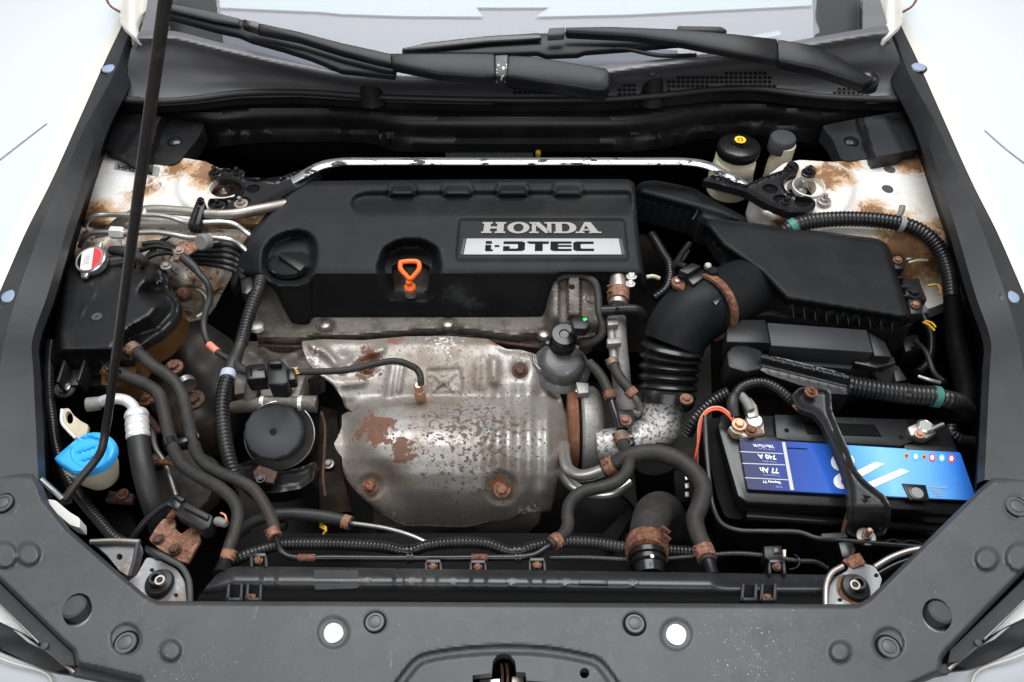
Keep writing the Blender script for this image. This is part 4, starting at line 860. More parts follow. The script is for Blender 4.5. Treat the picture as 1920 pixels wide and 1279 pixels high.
for gl_, x0, w in ((Hh, 0, .20), (Oo, .215, .185), (Nn, .40, .205), (Dd, .605, .19), (Aa, .785, .215)): G += shift(gl_, x0, w)
put("badge_lettering", glyphs_vf(G, [(905, 416.5), (1125, 416.5), (1128, 437), (902, 437)], badge_h, .0002, .0016), LET, ec, smooth=False)
I2 = []
def add2(polys, x0, w): I2.extend(shift(polys, x0, w))
add2([[(0.1, 0.0), (.9, 0), (1, .1), (1, .18), (.72, .18), (.72, .62), (0, .62), (0, .12)], [(0.05, .74), (.75, .74), (.8, .86), (.7, 1), (.0, 1), (0, .8)]], 0, .075)
add2([R_(0, .42, 1, .60)], .085, .045)
add2([[(0, .98), (.85, .98), (1, .86), (1, .14), (.85, .02), (0, .02), (0, .3), (.30, .3), (.30, .26), (.62, .26), (.68, .3), (.68, .66), (.62, .72), (0, .72)], R_(0, .05, .30, .5)], .165, .20)
add2([[(0, .98), (1, .98), (1, .74), (.72, .74), (.72, .02), (.36, .02), (.36, .74), (.12, .74), (0, .86)]], .385, .20)
add2([[(0, .98), (1, .98), (1, .76), (.42, .76), (.36, .70), (.36, .62), (1, .62), (1, .44), (.36, .44), (.36, .30), (.42, .24), (1, .24), (1, .02), (.15, .02), (0, .14)]], .60, .195)
add2([[(.15, .98), (1, .98), (1, .74), (.42, .74), (.36, .68), (.36, .32), (.42, .26), (1, .26), (1, .02), (.15, .02), (0, .14), (0, .86)]], .81, .19)
put("badge_print", glyphs_vf(I2, [(911, 452), (1113, 452.5), (1114, 471), (909, 471)], badge_h, .0019, .0003), INK, ec, smooth=False)
# oil cap and dipstick
t = thing("oil_filler_cap", "round black oil filler cap with a raised bar in the cover recess", "cap", (544, 492, -.11))
oa = (.0, .16, 1)
lathe("cap_disc", (544, 492, -.088), [(38, -10), (38, -1), (36, 1), (1, 1.5)], PLC, t, axis=oa, sides=40)
lathe("cap_ring", (544, 492, -.092), [(41, -6), (42, 2), (40, 4), (38, 2)], PLG, t, axis=oa, sides=40)
prism("cap_bar", [(520, 478), (530, 472), (574, 496), (562, 508)], -.078, .012, PL, t, bevel=.0015)
t = thing("dipstick", "orange dipstick loop standing in the engine cover recess", "dipstick", (770, 540, -.12))
lp = [(751, 492, -.070), (767, 490, -.069), (784, 492, -.070), (786, 504, -.075), (778, 515, -.081), (769, 523, -.086), (760, 515, -.081), (751, 504, -.075)]
put("loop", (lambda C: sweep_vf(np.vstack([C, C[:2]]), np.full(len(C)+2, 4.6*S(768, 505, -.075)), 12, cap=False))(spline([[*P(*p)] for p in lp+[lp[0]]], .003)[0][:-1]), ORG, t, angle=80)
lathe("stem", (769, 540, -.108), [(9.5, -4), (10.5, 0), (10.5, 5), (8, 7), (5, 9), (4.5, 17), (6, 22)], ORG, t, axis=(0, -.1, 1), sides=20)
lathe("tube_end", (769, 543, -.115), [(11, -14), (11, 2), (9, 3)], STD, t, sides=18)
# ---- alloy cam cover below
cc_ = thing("cam_cover", "dirty cast alloy cam cover showing below the engine cover's front edge", "cam cover", (760, 620, -.25))
lipy = sinterp([(480, 640), (560, 645), (600, 632), (640, 640), (720, 632), (800, 626), (850, 622), (900, 628), (960, 638), (1000, 634), (1060, 650), (1120, 640)])
def camc_h(x, y):
    h = -.172-.0004*(y-600)+.03*ss(1015, 1040, x)*ss(650, 600, y)-.02*ss(830, 800, x)*ss(720, 740, x)*ss(560, 548, y); l = lipy(x); h = h+.006*np.exp(-((y-l+11)/4.5)**2)-.012*ss(-3, 3, y-l)
    for bx, by in ((610, 612), (840, 610), (1020, 630)): h = h-.004*ss(22, 14, np.hypot(x-bx, (y-by)*1.3))
    h = h+.018*ss(1062, 1066, x-(600-y)*0)*ss(1090, 1086, x)*ss(600, 590, y)+.010*ss(1050, 1046, x)*ss(1020, 1030, x)*ss(610, 590, y)
    return h
sheet("casting", rnd([(478, 600), (500, 520), (560, 560), (700, 560), (740, 480), (806, 480), (830, 560), (1000, 560), (1030, 500), (1110, 500), (1125, 540), (1126, 600), (1110, 640), (1080, 652), (1000, 646), (960, 640), (900, 632), (800, 630), (720, 637), (640, 644), (580, 642), (510, 656), (484, 648)], 5, 2), camc_h, CAM, cc_, step=4, skirt=.03, holes=[ell(1072, 538, 6, 5, 12)])
for x, y in ((610, 612), (840, 610), (1020, 629)): lathe("dome_bolt", (x, y, -.176), [(12, -4), (12, 1), (9, 6), (4, 8), (.5, 8.4)], STD, cc_, sides=18)
tube("gasket_lip", [(484, 648, -.20), (560, 650, -.20), (640, 647, -.20), (720, 640, -.198), (800, 633, -.196), (900, 636, -.196), (960, 645, -.198), (1040, 654, -.20)], 4, RUSTD, cc_, sides=8)
lathe("spring_ring", (482, 612, -.16), [(12, -6), (14, -4), (12, -2), (14, 0), (12, 2), (13, 4), (9, 6)], STD, cc_, sides=18)
bolt("bolt", (1106, 562, -.13), 9, STD, cc_, axis=(.4, -.5, 1))
# ---- heat shield
hs = thing("heat_shield", "large flaking silver heat shield with rust patches over the turbocharger", "heat shield", (850, 850, -.30))
HSO = rnd([(566, 640), (600, 636), (680, 638), (760, 631), (840, 630), (915, 636), (936, 648), (950, 655), (975, 656), (1005, 664), (1012, 690), (1030, 712), (1042, 718), (1052, 745), (1060, 770), (1069, 800), (1068, 832), (1060, 862), (1046, 900), (1037, 940), (1033, 956), (1000, 960), (970, 964), (955, 976), (940, 978), (920, 978), (880, 988), (800, 986), (756, 984), (720, 964), (685, 936), (655, 904), (642, 876), (641, 856), (632, 846), (626, 832), (632, 822), (641, 800), (641, 778), (652, 772), (662, 773), (646, 762), (640, 744), (624, 720), (606, 706), (592, 698), (576, 676), (568, 655)], 3, 2)
prof = interp([(630, -.165), (645, -.158), (660, -.160), (720, -.178), (742, -.188), (752, -.184), (765, -.170), (785, -.158), (810, -.153), (835, -.155), (860, -.163), (890, -.180), (920, -.203), (950, -.232), (990, -.272)])
_ys = np.arange(600, 1020, 1.0); _k = np.hanning(15); _k /= _k.sum(); _pv = np.convolve(np.pad(prof(_ys), 7, mode='edge'), _k, 'valid')
sprof = lambda v: np.interp(v, _ys, _pv)
def hs_h(x, y):
    low_ = ss(740, 770, y)
    h = sprof(y)
    h = h-.055*ss(1005, 1075, x)**1.5*low_-.035*ss(720, 640, x)**1.6*low_-.02*ss(990, 1040, x)*(1-low_)
    h = h+.0042*np.sin((x-905)*.165)*ss(880, 930, x)*ss(1050, 1020, x)*ss(700, 760, y)*ss(935, 890, y)
    XP = [(802, 694), (862, 690), (868, 720), (862, 744), (812, 746), (804, 725)]
    h = h-.0035*ss(4, -3, sd(x, y, XP))
    for seg in ([(810, 702), (856, 738)], [(856, 700), (812, 732)], [(814, 734), (832, 716), (856, 732), (814, 734)], [(806, 700), (812, 732)]): h = h+.0022*ss(3.2, .6, dline(x, y, seg))
    h = h+.008*np.exp(-((x-926)/11)**2)*ss(662, 680, y)*ss(730, 712, y)+.004*np.exp(-((x-896)/9)**2)*ss(660, 690, y)*ss(735, 715, y)
    h = h+.006*np.exp(-((x-(735+.15*(700-y)))/9)**2)*ss(672, 690, y)*ss(752, 738, y)+.005*np.exp(-((x-(752+.15*(700-y)))/6)**2)*ss(680, 690, y)*ss(745, 730, y)
    h = h+.009*np.exp(-((dline(x, y, [(585, 648), (610, 660), (640, 690)])/9)**2))+.007*np.exp(-((dline(x, y, [(640, 690), (700, 660), (716, 655)])/8)**2))+.006*np.exp(-((dline(x, y, [(580, 690), (640, 720), (680, 715)])/10)**2))
    h = h-.006*np.exp(-(((x-640)/26)**2+((y-672)/14)**2))
    for bx, by, r, dp in ((940, 915, 30, .007), (975, 694, 19, .004), (695, 912, 22, .006), (686, 684, 22, .005)): h = h-dp*ss(r+6, r-8, np.hypot(x-bx, y-by))
    h = h-.016*np.exp(-(((x-712-(y-890)*.5)/34)**2+((y-900)/42)**2))
    h = h+.004*ss(-10, -1, sd(x, y, HSO))*ss(640, 660, y)*ss(0, 1, 1-low_)
    return h
_r = ORI[hs.name]
def rel(px, py, h): return tuple(P(px, py, h)-_r)
SHL = mat("heat_shield_metal", (.34, .325, .305), .44, .62, layers=[
    dict(c=(.20, .178, .152), s=8, lo=.38, hi=.66, a=.85, r=.55, m=.5),
    dict(c=(.50, .495, .485), s=10, at=rel(850, 795, -.15), rad=.26, gain=.20, lo=.45, hi=.75, a=.8, r=.42),
    dict(c=(.19, .135, .095), s=13, lo=.47, hi=.66, a=.65, r=.65, m=.4, off=(3, 1, 2)),
    dict(c=(.14, .10, .072), s=34, lo=.53, hi=.64, a=.55, r=.7, m=.4, nr=.74, off=(6, 1, 2)),
    dict(c=(.24, .20, .165), s=70, lo=.50, hi=.66, a=.45, r=.55, m=.5, stretch=(2.0, .35, .35), off=(1, 4, 2)),
    dict(c=(.165, .125, .095), s=14, at=rel(820, 685, -.17), rad=.30, gain=.22, lo=.45, hi=.75, a=.7, r=.6, m=.4, nr=.72),
    dict(c=(.085, .068, .054), s=140, at=rel(890, 800, -.15), rad=.36, gain=.12, lo=.60, hi=.62, a=.92, r=.8, m=.2, d=4, nr=.58, b=-.5),
    dict(c=(.10, .075, .055), s=230, lo=.60, hi=.635, a=.8, r=.8, m=.25),
    dict(c=(.62, .61, .59), s=170, at=rel(740, 984, -.265), rad=.05, gain=.16, lo=.58, hi=.62, a=.9, r=.6, m=.3),
    dict(c=(.62, .61, .59), s=170, at=rel(990, 962, -.24), rad=.06, gain=.16, lo=.58, hi=.62, a=.9, r=.6, m=.3),
    dict(c=(.62, .61, .59), s=150, at=rel(835, 640, -.16), rad=.09, gain=.12, lo=.58, hi=.62, a=.9, r=.6, m=.3),
    dict(c=(.62, .61, .59), s=150, at=rel(590, 670, -.16), rad=.07, gain=.10, lo=.58, hi=.62, a=.9, r=.6, m=.3),
    dict(c=(.60, .59, .57), s=150, at=rel(985, 672, -.17), rad=.05, gain=.16, lo=.58, hi=.62, a=.9, r=.6, m=.3),
    dict(c=(.135, .064, .040), s=34, at=rel(706, 806, -.165), rad=.085, gain=.34, lo=.60, hi=.625, r=.88, m=0, d=8, nr=.66, b=-.5),
    dict(c=(.12, .066, .045), s=40, at=rel(750, 845, -.16), rad=.06, gain=.26, lo=.60, hi=.63, r=.88, m=0, d=8, nr=.66, b=-.5),
    dict(c=(.13, .055, .03), s=40, at=rel(685, 680, -.165), rad=.06, gain=.30, lo=.58, hi=.62, r=.88, m=0, d=8, nr=.66, b=-.5),
    dict(c=(.20, .075, .03), s=50, at=rel(938, 912, -.2), rad=.048, gain=.32, lo=.58, hi=.62, r=.88, m=0, d=8, nr=.66, b=-.4),
    dict(c=(.14, .07, .045), s=30, at=rel(940, 640, -.16), rad=.06, gain=.2, lo=.56, hi=.62, a=.9, r=.88, m=.1, d=8),
    dict(c=(.16, .08, .05), s=30, at=rel(740, 632, -.16), rad=.05, gain=.2, lo=.56, hi=.62, a=.9, r=.88, m=.1, d=8),
    dict(c=(.075, .045, .03), s=300, at=rel(715, 806, -.165), rad=.09, gain=.25, lo=.66, hi=.72, a=.8, r=.9, m=0),
    ], bump=(230, .18))
sheet("shield", HSO, hs_h, SHL, hs, step=3.4, skirt=.004, angle=70)
for x, y, r, mt in ((975, 694, 10, RUSTD), (941, 917, 11, RUSTC), (694, 912, 10, RUST), (688, 690, 9, RUST)):
    n_ = float(hs_h(np.array([x*1.0]), np.array([y*1.0]))[0]); put("bolt", bolt_vf((x, y, n_+.002), r, axis=(0, -.45, 1), hgt=.9), mt, hs, angle=25)
tube("rolled_edge", [(x, y, float(hs_h(np.array([x*1.]), np.array([y*1.]))[0])-.001) for x, y in ((644, 880), (656, 904), (686, 936), (720, 964), (756, 983), (800, 985), (880, 986), (920, 976))], 2.6, RUSTD, hs, sides=8)
sheet("lower_shell", [(700, 930), (1020, 930), (1010, 980), (980, 1010), (760, 1020), (700, 980)], lambda x, y: -.285-.0004*(y-930), CAM, hs, step=14, skirt=.03)
# ---- exhaust gas sensor
t = thing("exhaust_sensor", "copper-coloured exhaust sensor with its black lead standing on the heat shield", "sensor", (789, 750, -.18))
lathe("hex_body", (789, 748, -.176), [(10, -6), (10.5, 0), (10.5, 22), (9, 25), (7, 26)], COP, t, axis=(0, -.1, 1), sides=6)
lathe("upper_body", (789, 748, -.176), [(8, 24), (8, 29), (6.5, 30), (6.5, 34), (8, 35), (8, 46), (6, 50)], COP, t, axis=(0, -.1, 1), sides=20)
tube("lead", [(556, 698, -.10), (600, 697, -.10), (649, 694, -.102), (680, 688, -.105), (706, 682, -.108), (738, 677, -.112), (762, 682, -.118), (778, 690, -.126)], 6.5, RUB, t, sides=14)
tube("spring_guard", [(770, 685, -.121), (780, 691, -.128), (787, 701, -.1285), (789, 711, -.130), (789, 722, -.136)], 6.5, RUB, t, ridge=4, sides=14)
t = thing("sensor_plug", "black two-piece electrical connector at the end of the exhaust sensor lead", "connector", (505, 700, -.13))
prism("plug", [(458, 688), (466, 683), (496, 680), (498, 708), (466, 712), (459, 708)], -.085, .03, PLG, t, bevel=.003)
prism("socket", [(499, 678), (530, 676), (537, 684), (540, 716), (530, 722), (502, 720)], -.078, .034, PL, t, bevel=.003)
prism("latch", [(502, 674), (526, 673), (527, 682), (503, 683)], -.068, .01, PL, t, bevel=.0015)
prism("sleeve", [(537, 690), (552, 688), (554, 710), (540, 714)], -.086, .022, PLG, t, bevel=.003)
for i, mt in enumerate((WYEL, WRED, WYEL)): tube("wire", [(550, 694+i*4, -.094), (556, 695+i*3, -.095), (562, 697+i*1, -.098)], 1.6, mt, t, sides=6)
prism("rib", [(468, 690), (472, 690), (473, 706), (469, 706)], -.0845, .004, PLD, t, bevel=.0005)
prism("rib", [(482, 692), (494, 691), (494, 694), (482, 695)], -.0845, .004, PLD, t, bevel=.0005)
# ---- engine harness
t = thing("engine_harness", "black corrugated harness dropping from the engine cover past the oil filter", "harness", (440, 760, -.2), "corrugated conduits")
tube("upper_conduit", [(490, 522, -.09), (484, 545, -.09), (474, 570, -.095), (465, 596, -.10), (456, 630, -.105), (452, 645, -.105)], 12, CON, t, ridge=6.5, sides=18)
tube("taped_branch", [(453, 640, -.105), (446, 660, -.106), (438, 680, -.106), (430, 702, -.106)], [11, 11, 14, 14], RUBD, t, sides=16)
tube("side_branch", [(438, 676, -.104), (450, 690, -.10), (466, 698, -.098)], [8, 9, 8], RUBD, t, sides=14)
tube("lower_conduit", [(429, 702, -.106), (422, 724, -.108), (417, 755, -.112), (418, 790, -.118), (423, 830, -.125), (431, 866, -.132), (442, 894, -.14), (455, 915, -.15)], 13.5, CON, t, ridge=7.5, sides=20)
band("lilac_tape", (430, 698, -.106), (427, 710, -.106), 14, LILA, t, 1.08)
prism("plug", [(450, 520), (474, 518), (476, 540), (462, 552), (452, 548)], -.10, .03, PLG, t, bevel=.003)
# ---- oil filter
at = (512, 809, -.165); ax = (TOCAM(at)+Vector((-.16, .05, .1))).normalized()
t = thing("oil_filter_housing", "round black oil filter housing with a fluted cap", "oil filter", (512, 830, -.3))
FL = 14
lathe("fluted_cap", at, [(54, -34), (55, -8), (52, -2), (49, 0), (14, .6), (10, -1.2), (1, -1.2)], GRYD, t, axis=ax, sides=13)
lathe("cap_button", at, [(6, -2), (6, 1.5), (3, 2)], PLC, t, axis=ax, sides=14)
lathe("housing", (523, 815, -.19), [(58, -150), (64, -40), (66, -12), (62, -8)], PLG, t, axis=ax, sides=40)
p0 = P(523, 815, -.19); x_, y_, a_ = frame(ax); k = S(523, 815, -.19)
rp = [tuple(p0+(x_*math.cos(a)*64+y_*math.sin(a)*64+a_*-7)*k) for a in np.linspace(0, 2*math.pi, 41)]
put("seal_ring", sweep_vf(np.array(rp), np.full(41, .0011), 8, cap=False), STL, t)
t = thing("filter_shelf", "black pressed steel shelf under the oil filter housing", "bracket", (530, 900, -.26))
sheet("shelf", rnd([(446, 870), (478, 862), (500, 888), (560, 878), (594, 864), (588, 900), (566, 916), (520, 924), (470, 924), (444, 900)], 8, 3), lambda x, y: -.205-.0003*(y-870)+.004*ss(-10, -2, sd(x, y, [(446, 870), (478, 862), (500, 888), (560, 878), (594, 864), (588, 900), (566, 916), (520, 924), (470, 924), (444, 900)])), PLG, t, step=5, skirt=.03)
prism("rusty_tongue", [(474, 884), (486, 872), (520, 884), (512, 906), (478, 900)], -.196, .006, RUSTD, t, bevel=.001)
bolt("bolt", (489, 898, -.195), 6, PLG, t)
tube("panel_edge", [(602, 772, -.20), (609, 800, -.21), (608, 850, -.22), (606, 900, -.23), (610, 930, -.24)], 3, RUSTD, t, sides=8)
# ---- pump pipe
t = thing("pump_pipe", "dirty cast alloy cross pipe with two bright bands behind the oil filter", "pipe", (515, 760, -.24))
tube("pipe", [(436, 764, -.185), (470, 760, -.18), (520, 757, -.18), (560, 757, -.18), (594, 758, -.182)], [11, 14, 14, 15, 16], CAM, t, sides=20)
tube("riser", [(468, 758, -.18), (470, 735, -.165), (474, 715, -.15)], 12, CAM, t, sides=16)
prism("pump_block", [(478, 700), (560, 694), (575, 700), (560, 744), (488, 742)], -.165, .05, CAM, t, bevel=.006)
for x in (494, 565): band("bright_band", (x-4, 757, -.18), (x+3, 757, -.18), 14.5, ALB, t, 1.08)
sheet("paper_tag", [(545, 690), (558, 688), (552, 728), (536, 732)], -.155, mat("yellowed_paper", (.42, .37, .28), .7), t, step=8, skirt=.001)
sheet("rear_casting", [(440, 640), (600, 640), (600, 700), (560, 720), (440, 740)], lambda x, y: -.21+.012*np.sin(x*.08)*np.sin(y*.09), CAM, t, step=6, skirt=.05)
# ---- brown and sooty block behind everything
bl = thing("engine_block", "grimy dark engine block deep behind the filter, shield and pipes", "engine block", (800, 800, -.5))
sheet("block_face", [(430, 640), (1330, 560), (1340, 1000), (1200, 1050), (480, 1040), (440, 900)], lambda x, y: -.36-.0002*(y-640)+.012*np.sin(x*.031)*np.cos(y*.027), mat("sooty_block", (.014, .012, .011), .65, layers=[dict(c=(.04, .03, .024), s=14, lo=.5, hi=.7)], bump=(120, .5)), bl, step=16, skirt=.05)
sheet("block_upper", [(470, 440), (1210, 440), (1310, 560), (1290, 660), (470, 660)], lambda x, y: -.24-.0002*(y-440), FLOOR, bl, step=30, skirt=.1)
# ---- actuator
t = thing("turbo_actuator", "grey pressed metal actuator canister with a black solenoid on top", "actuator", (1050, 700, -.25))
av = (.05, -.16, 1)
CANM = mat("grey_canister", (.085, .084, .086), .42, .3, layers=[dict(c=(.25, .25, .25), s=110, lo=.58, hi=.7, a=.8), dict(c=(.07, .065, .06), s=25, lo=.5, hi=.7, a=.6)], bump=(300, .15))
lathe("canister", (1052, 690, -.185), [(36, -40), (38, -12), (40, -7), (53, -4), (55, 0), (51, 4), (43, 9), (42, 24), (37, 34), (30, 38)], CANM, t, axis=av, sides=44)
lathe("solenoid", (1053, 652, -.158), [(25, -6), (25, 18), (23.5, 20), (24.5, 22), (24.5, 44), (22, 49), (10, 50), (8, 48), (1, 48)], PLG, t, axis=av, sides=36)
for k in range(7):
    a = k*.9; o = P(1053, 652, -.158)+(Vector((math.cos(a), math.sin(a), 0)))*28*S(1053, 652, -.158); lathe("crimp", o, [(5, -6), (5, 2), (3, 3)], CANM, t, sc=S(1053, 652, -.158), sides=8)
prism("plug", [(1070, 598), (1080, 590), (1103, 594), (1106, 608), (1098, 617), (1076, 616)], -.086, .018, PL, t, bevel=.002)
prism("green_clip", [(1092, 597), (1099, 595), (1102, 599), (1095, 602)], -.0845, .003, GRNL, t, bevel=.0005)
put("strap", sweep_vf(np.array([tuple(P(x, y, h)) for x, y, h in ((1000, 668, -.165), (1000, 684, -.172), (1010, 696, -.176), (1030, 702, -.178), (1056, 704, -.18))]), np.full(5, 10*S(1030, 700, -.18)), 10, squash=(.35, 1)), STD, t)
tube("rod", [(1060, 712, -.19), (1074, 712, -.185), (1080, 722, -.19), (1080, 760, -.20)], 3.5, STL, t, sides=8)
# ---- vacuum line
t = thing("vacuum_hose", "thin black hose looping from under the engine cover to the actuator", "hose", (1125, 580, -.12))
tube("hose", [(1046, 524, -.10), (1056, 519, -.095), (1092, 518, -.095), (1113, 528, -.095), (1121, 552, -.095), (1123, 582, -.10), (1129, 606, -.105), (1128, 627, -.115), (1114, 641, -.125), (1090, 646, -.135)], 7.5, RUB, t, sides=14)
# ---- coolant outlet pipe
t = thing("coolant_outlet", "upright pitted alloy pipe with a rusty clamp right of the vacuum hose", "pipe", (1160, 640, -.2))
tube("pipe", [(1156, 596, -.115), (1158, 640, -.13), (1163, 690, -.15), (1169, 740, -.175), (1182, 775, -.19)], [18, 18, 18, 18, 22], ALUC, t, sides=20)
tube("side_pipe", [(1144, 600, -.11), (1148, 640, -.12), (1152, 680, -.13)], 8, ALUC, t, sides=14)
prism("boss", [(1138, 634), (1164, 632), (1166, 643), (1139, 645)], -.105, .012, ALUC, t, bevel=.002); prism("boss", [(1138, 600), (1160, 598), (1160, 608), (1140, 610)], -.098, .012, ALUC, t, bevel=.002)
tube("neck", [(1158, 520, -.095), (1160, 545, -.10), (1158, 572, -.105)], [15, 18, 17], STD, t, sides=20)
clamp((1160, 544, -.10), (1159, 564, -.103), 18, RUSTC, t)
lathe("ring", (1162, 572, -.108), [(14, -2), (16, 2), (13, 5)], STL, t, axis=(0, -.5, 1), sides=24)
bolt("bolt", (1184, 517, -.085), 7, STL, t); bolt("bolt", (1182, 532, -.09), 6, STL, t)
tube("end_pipe", [(1186, 738, -.14), (1194, 752, -.15), (1200, 768, -.165), (1196, 776, -.17), (1188, 770, -.17)], 7, STD, t, sides=14)
t = thing("breather_tee", "short black plastic cross tube in front of the alloy pipe", "tube", (1165, 580, -.12))
tube("tube", [(1128, 583, -.088), (1150, 582, -.086), (1180, 580, -.086), (1196, 582, -.088), (1204, 592, -.10)], 10, PL, t, sides=18)
prism("clip", [(1132, 572), (1150, 571), (1151, 578), (1133, 579)], -.080, .008, PLG, t, bevel=.001)
prism("slot", [(1155, 576), (1161, 576), (1161, 586), (1155, 586)], -.0765, .003, PLD, t, bevel=.0004)
t = thing("bypass_hose", "short dusty hose with a bright rusty clamp, beside the bellows duct", "hose", (1170, 720, -.17), "short turbo coolant hoses")
tube("hose", [(1150, 680, -.13), (1154, 694, -.131), (1162, 708, -.133), (1176, 726, -.136), (1190, 742, -.14)], 10, RUB, t, sides=16)
clamp((1147, 676, -.13), (1151, 686, -.13), 10.5, RUSTC, t); clamp((1180, 731, -.137), (1189, 742, -.14), 10.5, RUSTC, t)
t = thing("bypass_hose", "short dark hose ending in a slim black pipe, next to the turbo housing", "hose", (1130, 720, -.17), "short turbo coolant hoses")
tube("hose", [(1104, 680, -.14), (1120, 696, -.14), (1132, 714, -.14), (1142, 738, -.142), (1146, 750, -.144)], 9.5, RUB, t, sides=16)
clamp((1141, 735, -.142), (1145, 748, -.144), 10, RUSTC, t)
tube("slim_pipe", [(1146, 750, -.144), (1150, 764, -.145), (1156, 782, -.145), (1162, 806, -.142)], 6, PLG, t, sides=12)
prism("stay", [(1150, 766), (1186, 768), (1192, 790), (1178, 802), (1158, 800)], -.155, .01, PLG, t, bevel=.0015)
put("stay_bolt", bolt_vf((1172, 788, -.153), 8), RUSTC, t, angle=25)
# ---- turbocharger
t = thing("turbocharger", "pale cast alloy turbo housing with a rust-red flange beside the heat shield", "turbocharger", (1105, 820, -.34))
c0 = P(1086, 812, -.25); k = S(1086, 812, -.25)
put("compressor_ring", lathe_vf(c0, [(50, -2), (84, 0), (88, 4), (88, 26), (82, 34), (70, 40), (40, 44)], (1, 0, 0), 56, sc=k), ALUC, t)
put("rusty_flange", lathe_vf(c0, [(30, -26), (78, -24), (82, -20), (82, -6), (30, -4)], (1, 0, 0), 48, sc=k), mat("red_rust", (.12, .045, .022), .85, layers=[dict(c=(.2, .085, .04), s=60, lo=.5, hi=.7)], bump=(200, .4)), t)
prism("stay_plate", [(1080, 716), (1104, 718), (1104, 736), (1084, 738)], -.165, .012, ALUC, t, bevel=.0015)
tube("outlet", [(1236, 752, -.172), (1240, 780, -.18), (1234, 806, -.192), (1205, 824, -.20), (1165, 832, -.205), (1120, 836, -.21)], [40, 40, 40, 36, 32, 30], ALU, t, sides=36)
for x, y in ((1238, 754), (1254, 758)): lathe("lug", (x, y, -.142), [(4, -4), (4, 3), (2, 5)], ALB, t, sides=10)
prism("clip_block", [(1164, 822), (1188, 818), (1192, 832), (1170, 838)], -.165, .02, PLG, t, bevel=.002)
# ---- steel coolant pipes below the turbo
t = thing("turbo_pipe", "bright bent steel pipe emerging below the turbo housing", "pipe", (1090, 890, -.22), "steel turbo pipes")
tube("pipe", [(1058, 836, -.20), (1059, 860, -.185), (1066, 880, -.172), (1084, 891, -.162), (1106, 890, -.152), (1134, 880, -.14)], 11.5, STL, t, sides=20)
t = thing("turbo_pipe", "lower steel pipe curving under the bent pipe and the hose", "pipe", (1090, 920, -.24), "steel turbo pipes")
tube("pipe", [(1056, 870, -.22), (1060, 895, -.21), (1080, 915, -.20), (1110, 926, -.195), (1150, 924, -.19), (1180, 905, -.19)], 11, STL, t, sides=20)
t = thing("heater_hose", "thick dusty S-shaped rubber hose running to the radiator beside the battery box", "hose", (1310, 940, -.16))
tube("hose", [(1136, 880, -.14), (1160, 866, -.125), (1188, 853, -.115), (1225, 849, -.11), (1263, 858, -.105), (1296, 880, -.10), (1318, 912, -.096), (1312, 948, -.092), (1303, 972, -.09), (1309, 1002, -.084), (1323, 1034, -.076), (1328, 1054, -.072)], [15, 15.5, 16.5, 17, 17, 17, 17, 17, 17, 16.5, 16, 15], RUB, t, sides=24)
clamp((1138, 879, -.139), (1154, 870, -.13), 16, RUSTC, t, side=-1); clamp((1319, 1028, -.077), (1326, 1048, -.073), 16.5, RUSTC, t)
band("white_dot_ring", (1132, 883, -.142), (1139, 879, -.139), 13, RUBD, t, 1.2)
t = thing("return_hose", "dusty S-shaped rubber hose from the turbo stay to the front black pipe", "hose", (1070, 960, -.13))
tube("hose", [(1163, 820, -.14), (1168, 834, -.135), (1175, 850, -.125), (1179, 868, -.112), (1173, 888, -.106), (1155, 904, -.104), (1128, 914, -.104), (1100, 920, -.104), (1080, 930, -.103), (1068, 946, -.10), (1064, 966, -.097), (1065, 984, -.093), (1056, 1003, -.088), (1040, 1015, -.084), (1030, 1022, -.082)], 12, RUB, t, sides=20)
clamp((1163, 816, -.14), (1168, 832, -.136), 12.5, RUSTC, t); clamp((1047, 1011, -.086), (1036, 1019, -.083), 13, RUSTC, t, side=-1)
tube("black_pipe", [(1036, 1018, -.083), (1024, 1027, -.08), (1008, 1038, -.08), (985, 1044, -.08), (900, 1046, -.08), (760, 1047, -.08), (620, 1046, -.08), (560, 1046, -.08), (540, 1043, -.08), (528, 1034, -.08), (520, 1014, -.083), (515, 1000, -.086)], 6.5, PLG, t, sides=14)
for a, b in ((560, 592), (884, 914)): band("rust_patch", (a, 1046, -.08), (b, 1046, -.08), 6.5, RUST, t, 1.08)
for x in (764, 771, 966, 973): band("cable_tie", (x, 1046, -.08), (x+4, 1046, -.08), 7, PLG, t, 1.5)
# ---- radiator top hose
t = thing("radiator_hose", "very thick black radiator hose with a wide rusty clamp at the front", "hose", (1215, 1010, -.16))
tube("hose", [(1262, 1010, -.24), (1256, 980, -.19), (1244, 960, -.155), (1230, 960, -.125), (1220, 976, -.105), (1214, 1002, -.092), (1213, 1036, -.078)], [34, 35, 36, 36, 35, 34, 34], RUB, t, sides=32)
clamp((1213, 1018, -.085), (1213, 1042, -.076), 35, RUSTC, t, side=-1)
lathe("neck", (1213, 1040, -.078), [(33, -2), (36, 0), (36, 9), (31, 11), (31, 16), (35, 18), (35, 22), (29, 26), (27, 44)], PLG, t, axis=(0, -1, .10), sides=36)
lathe("white_mark", (1223, 1043, -.046), [(3.4, -1), (3.4, .8), (1, 1)], WINK, t, sides=12)

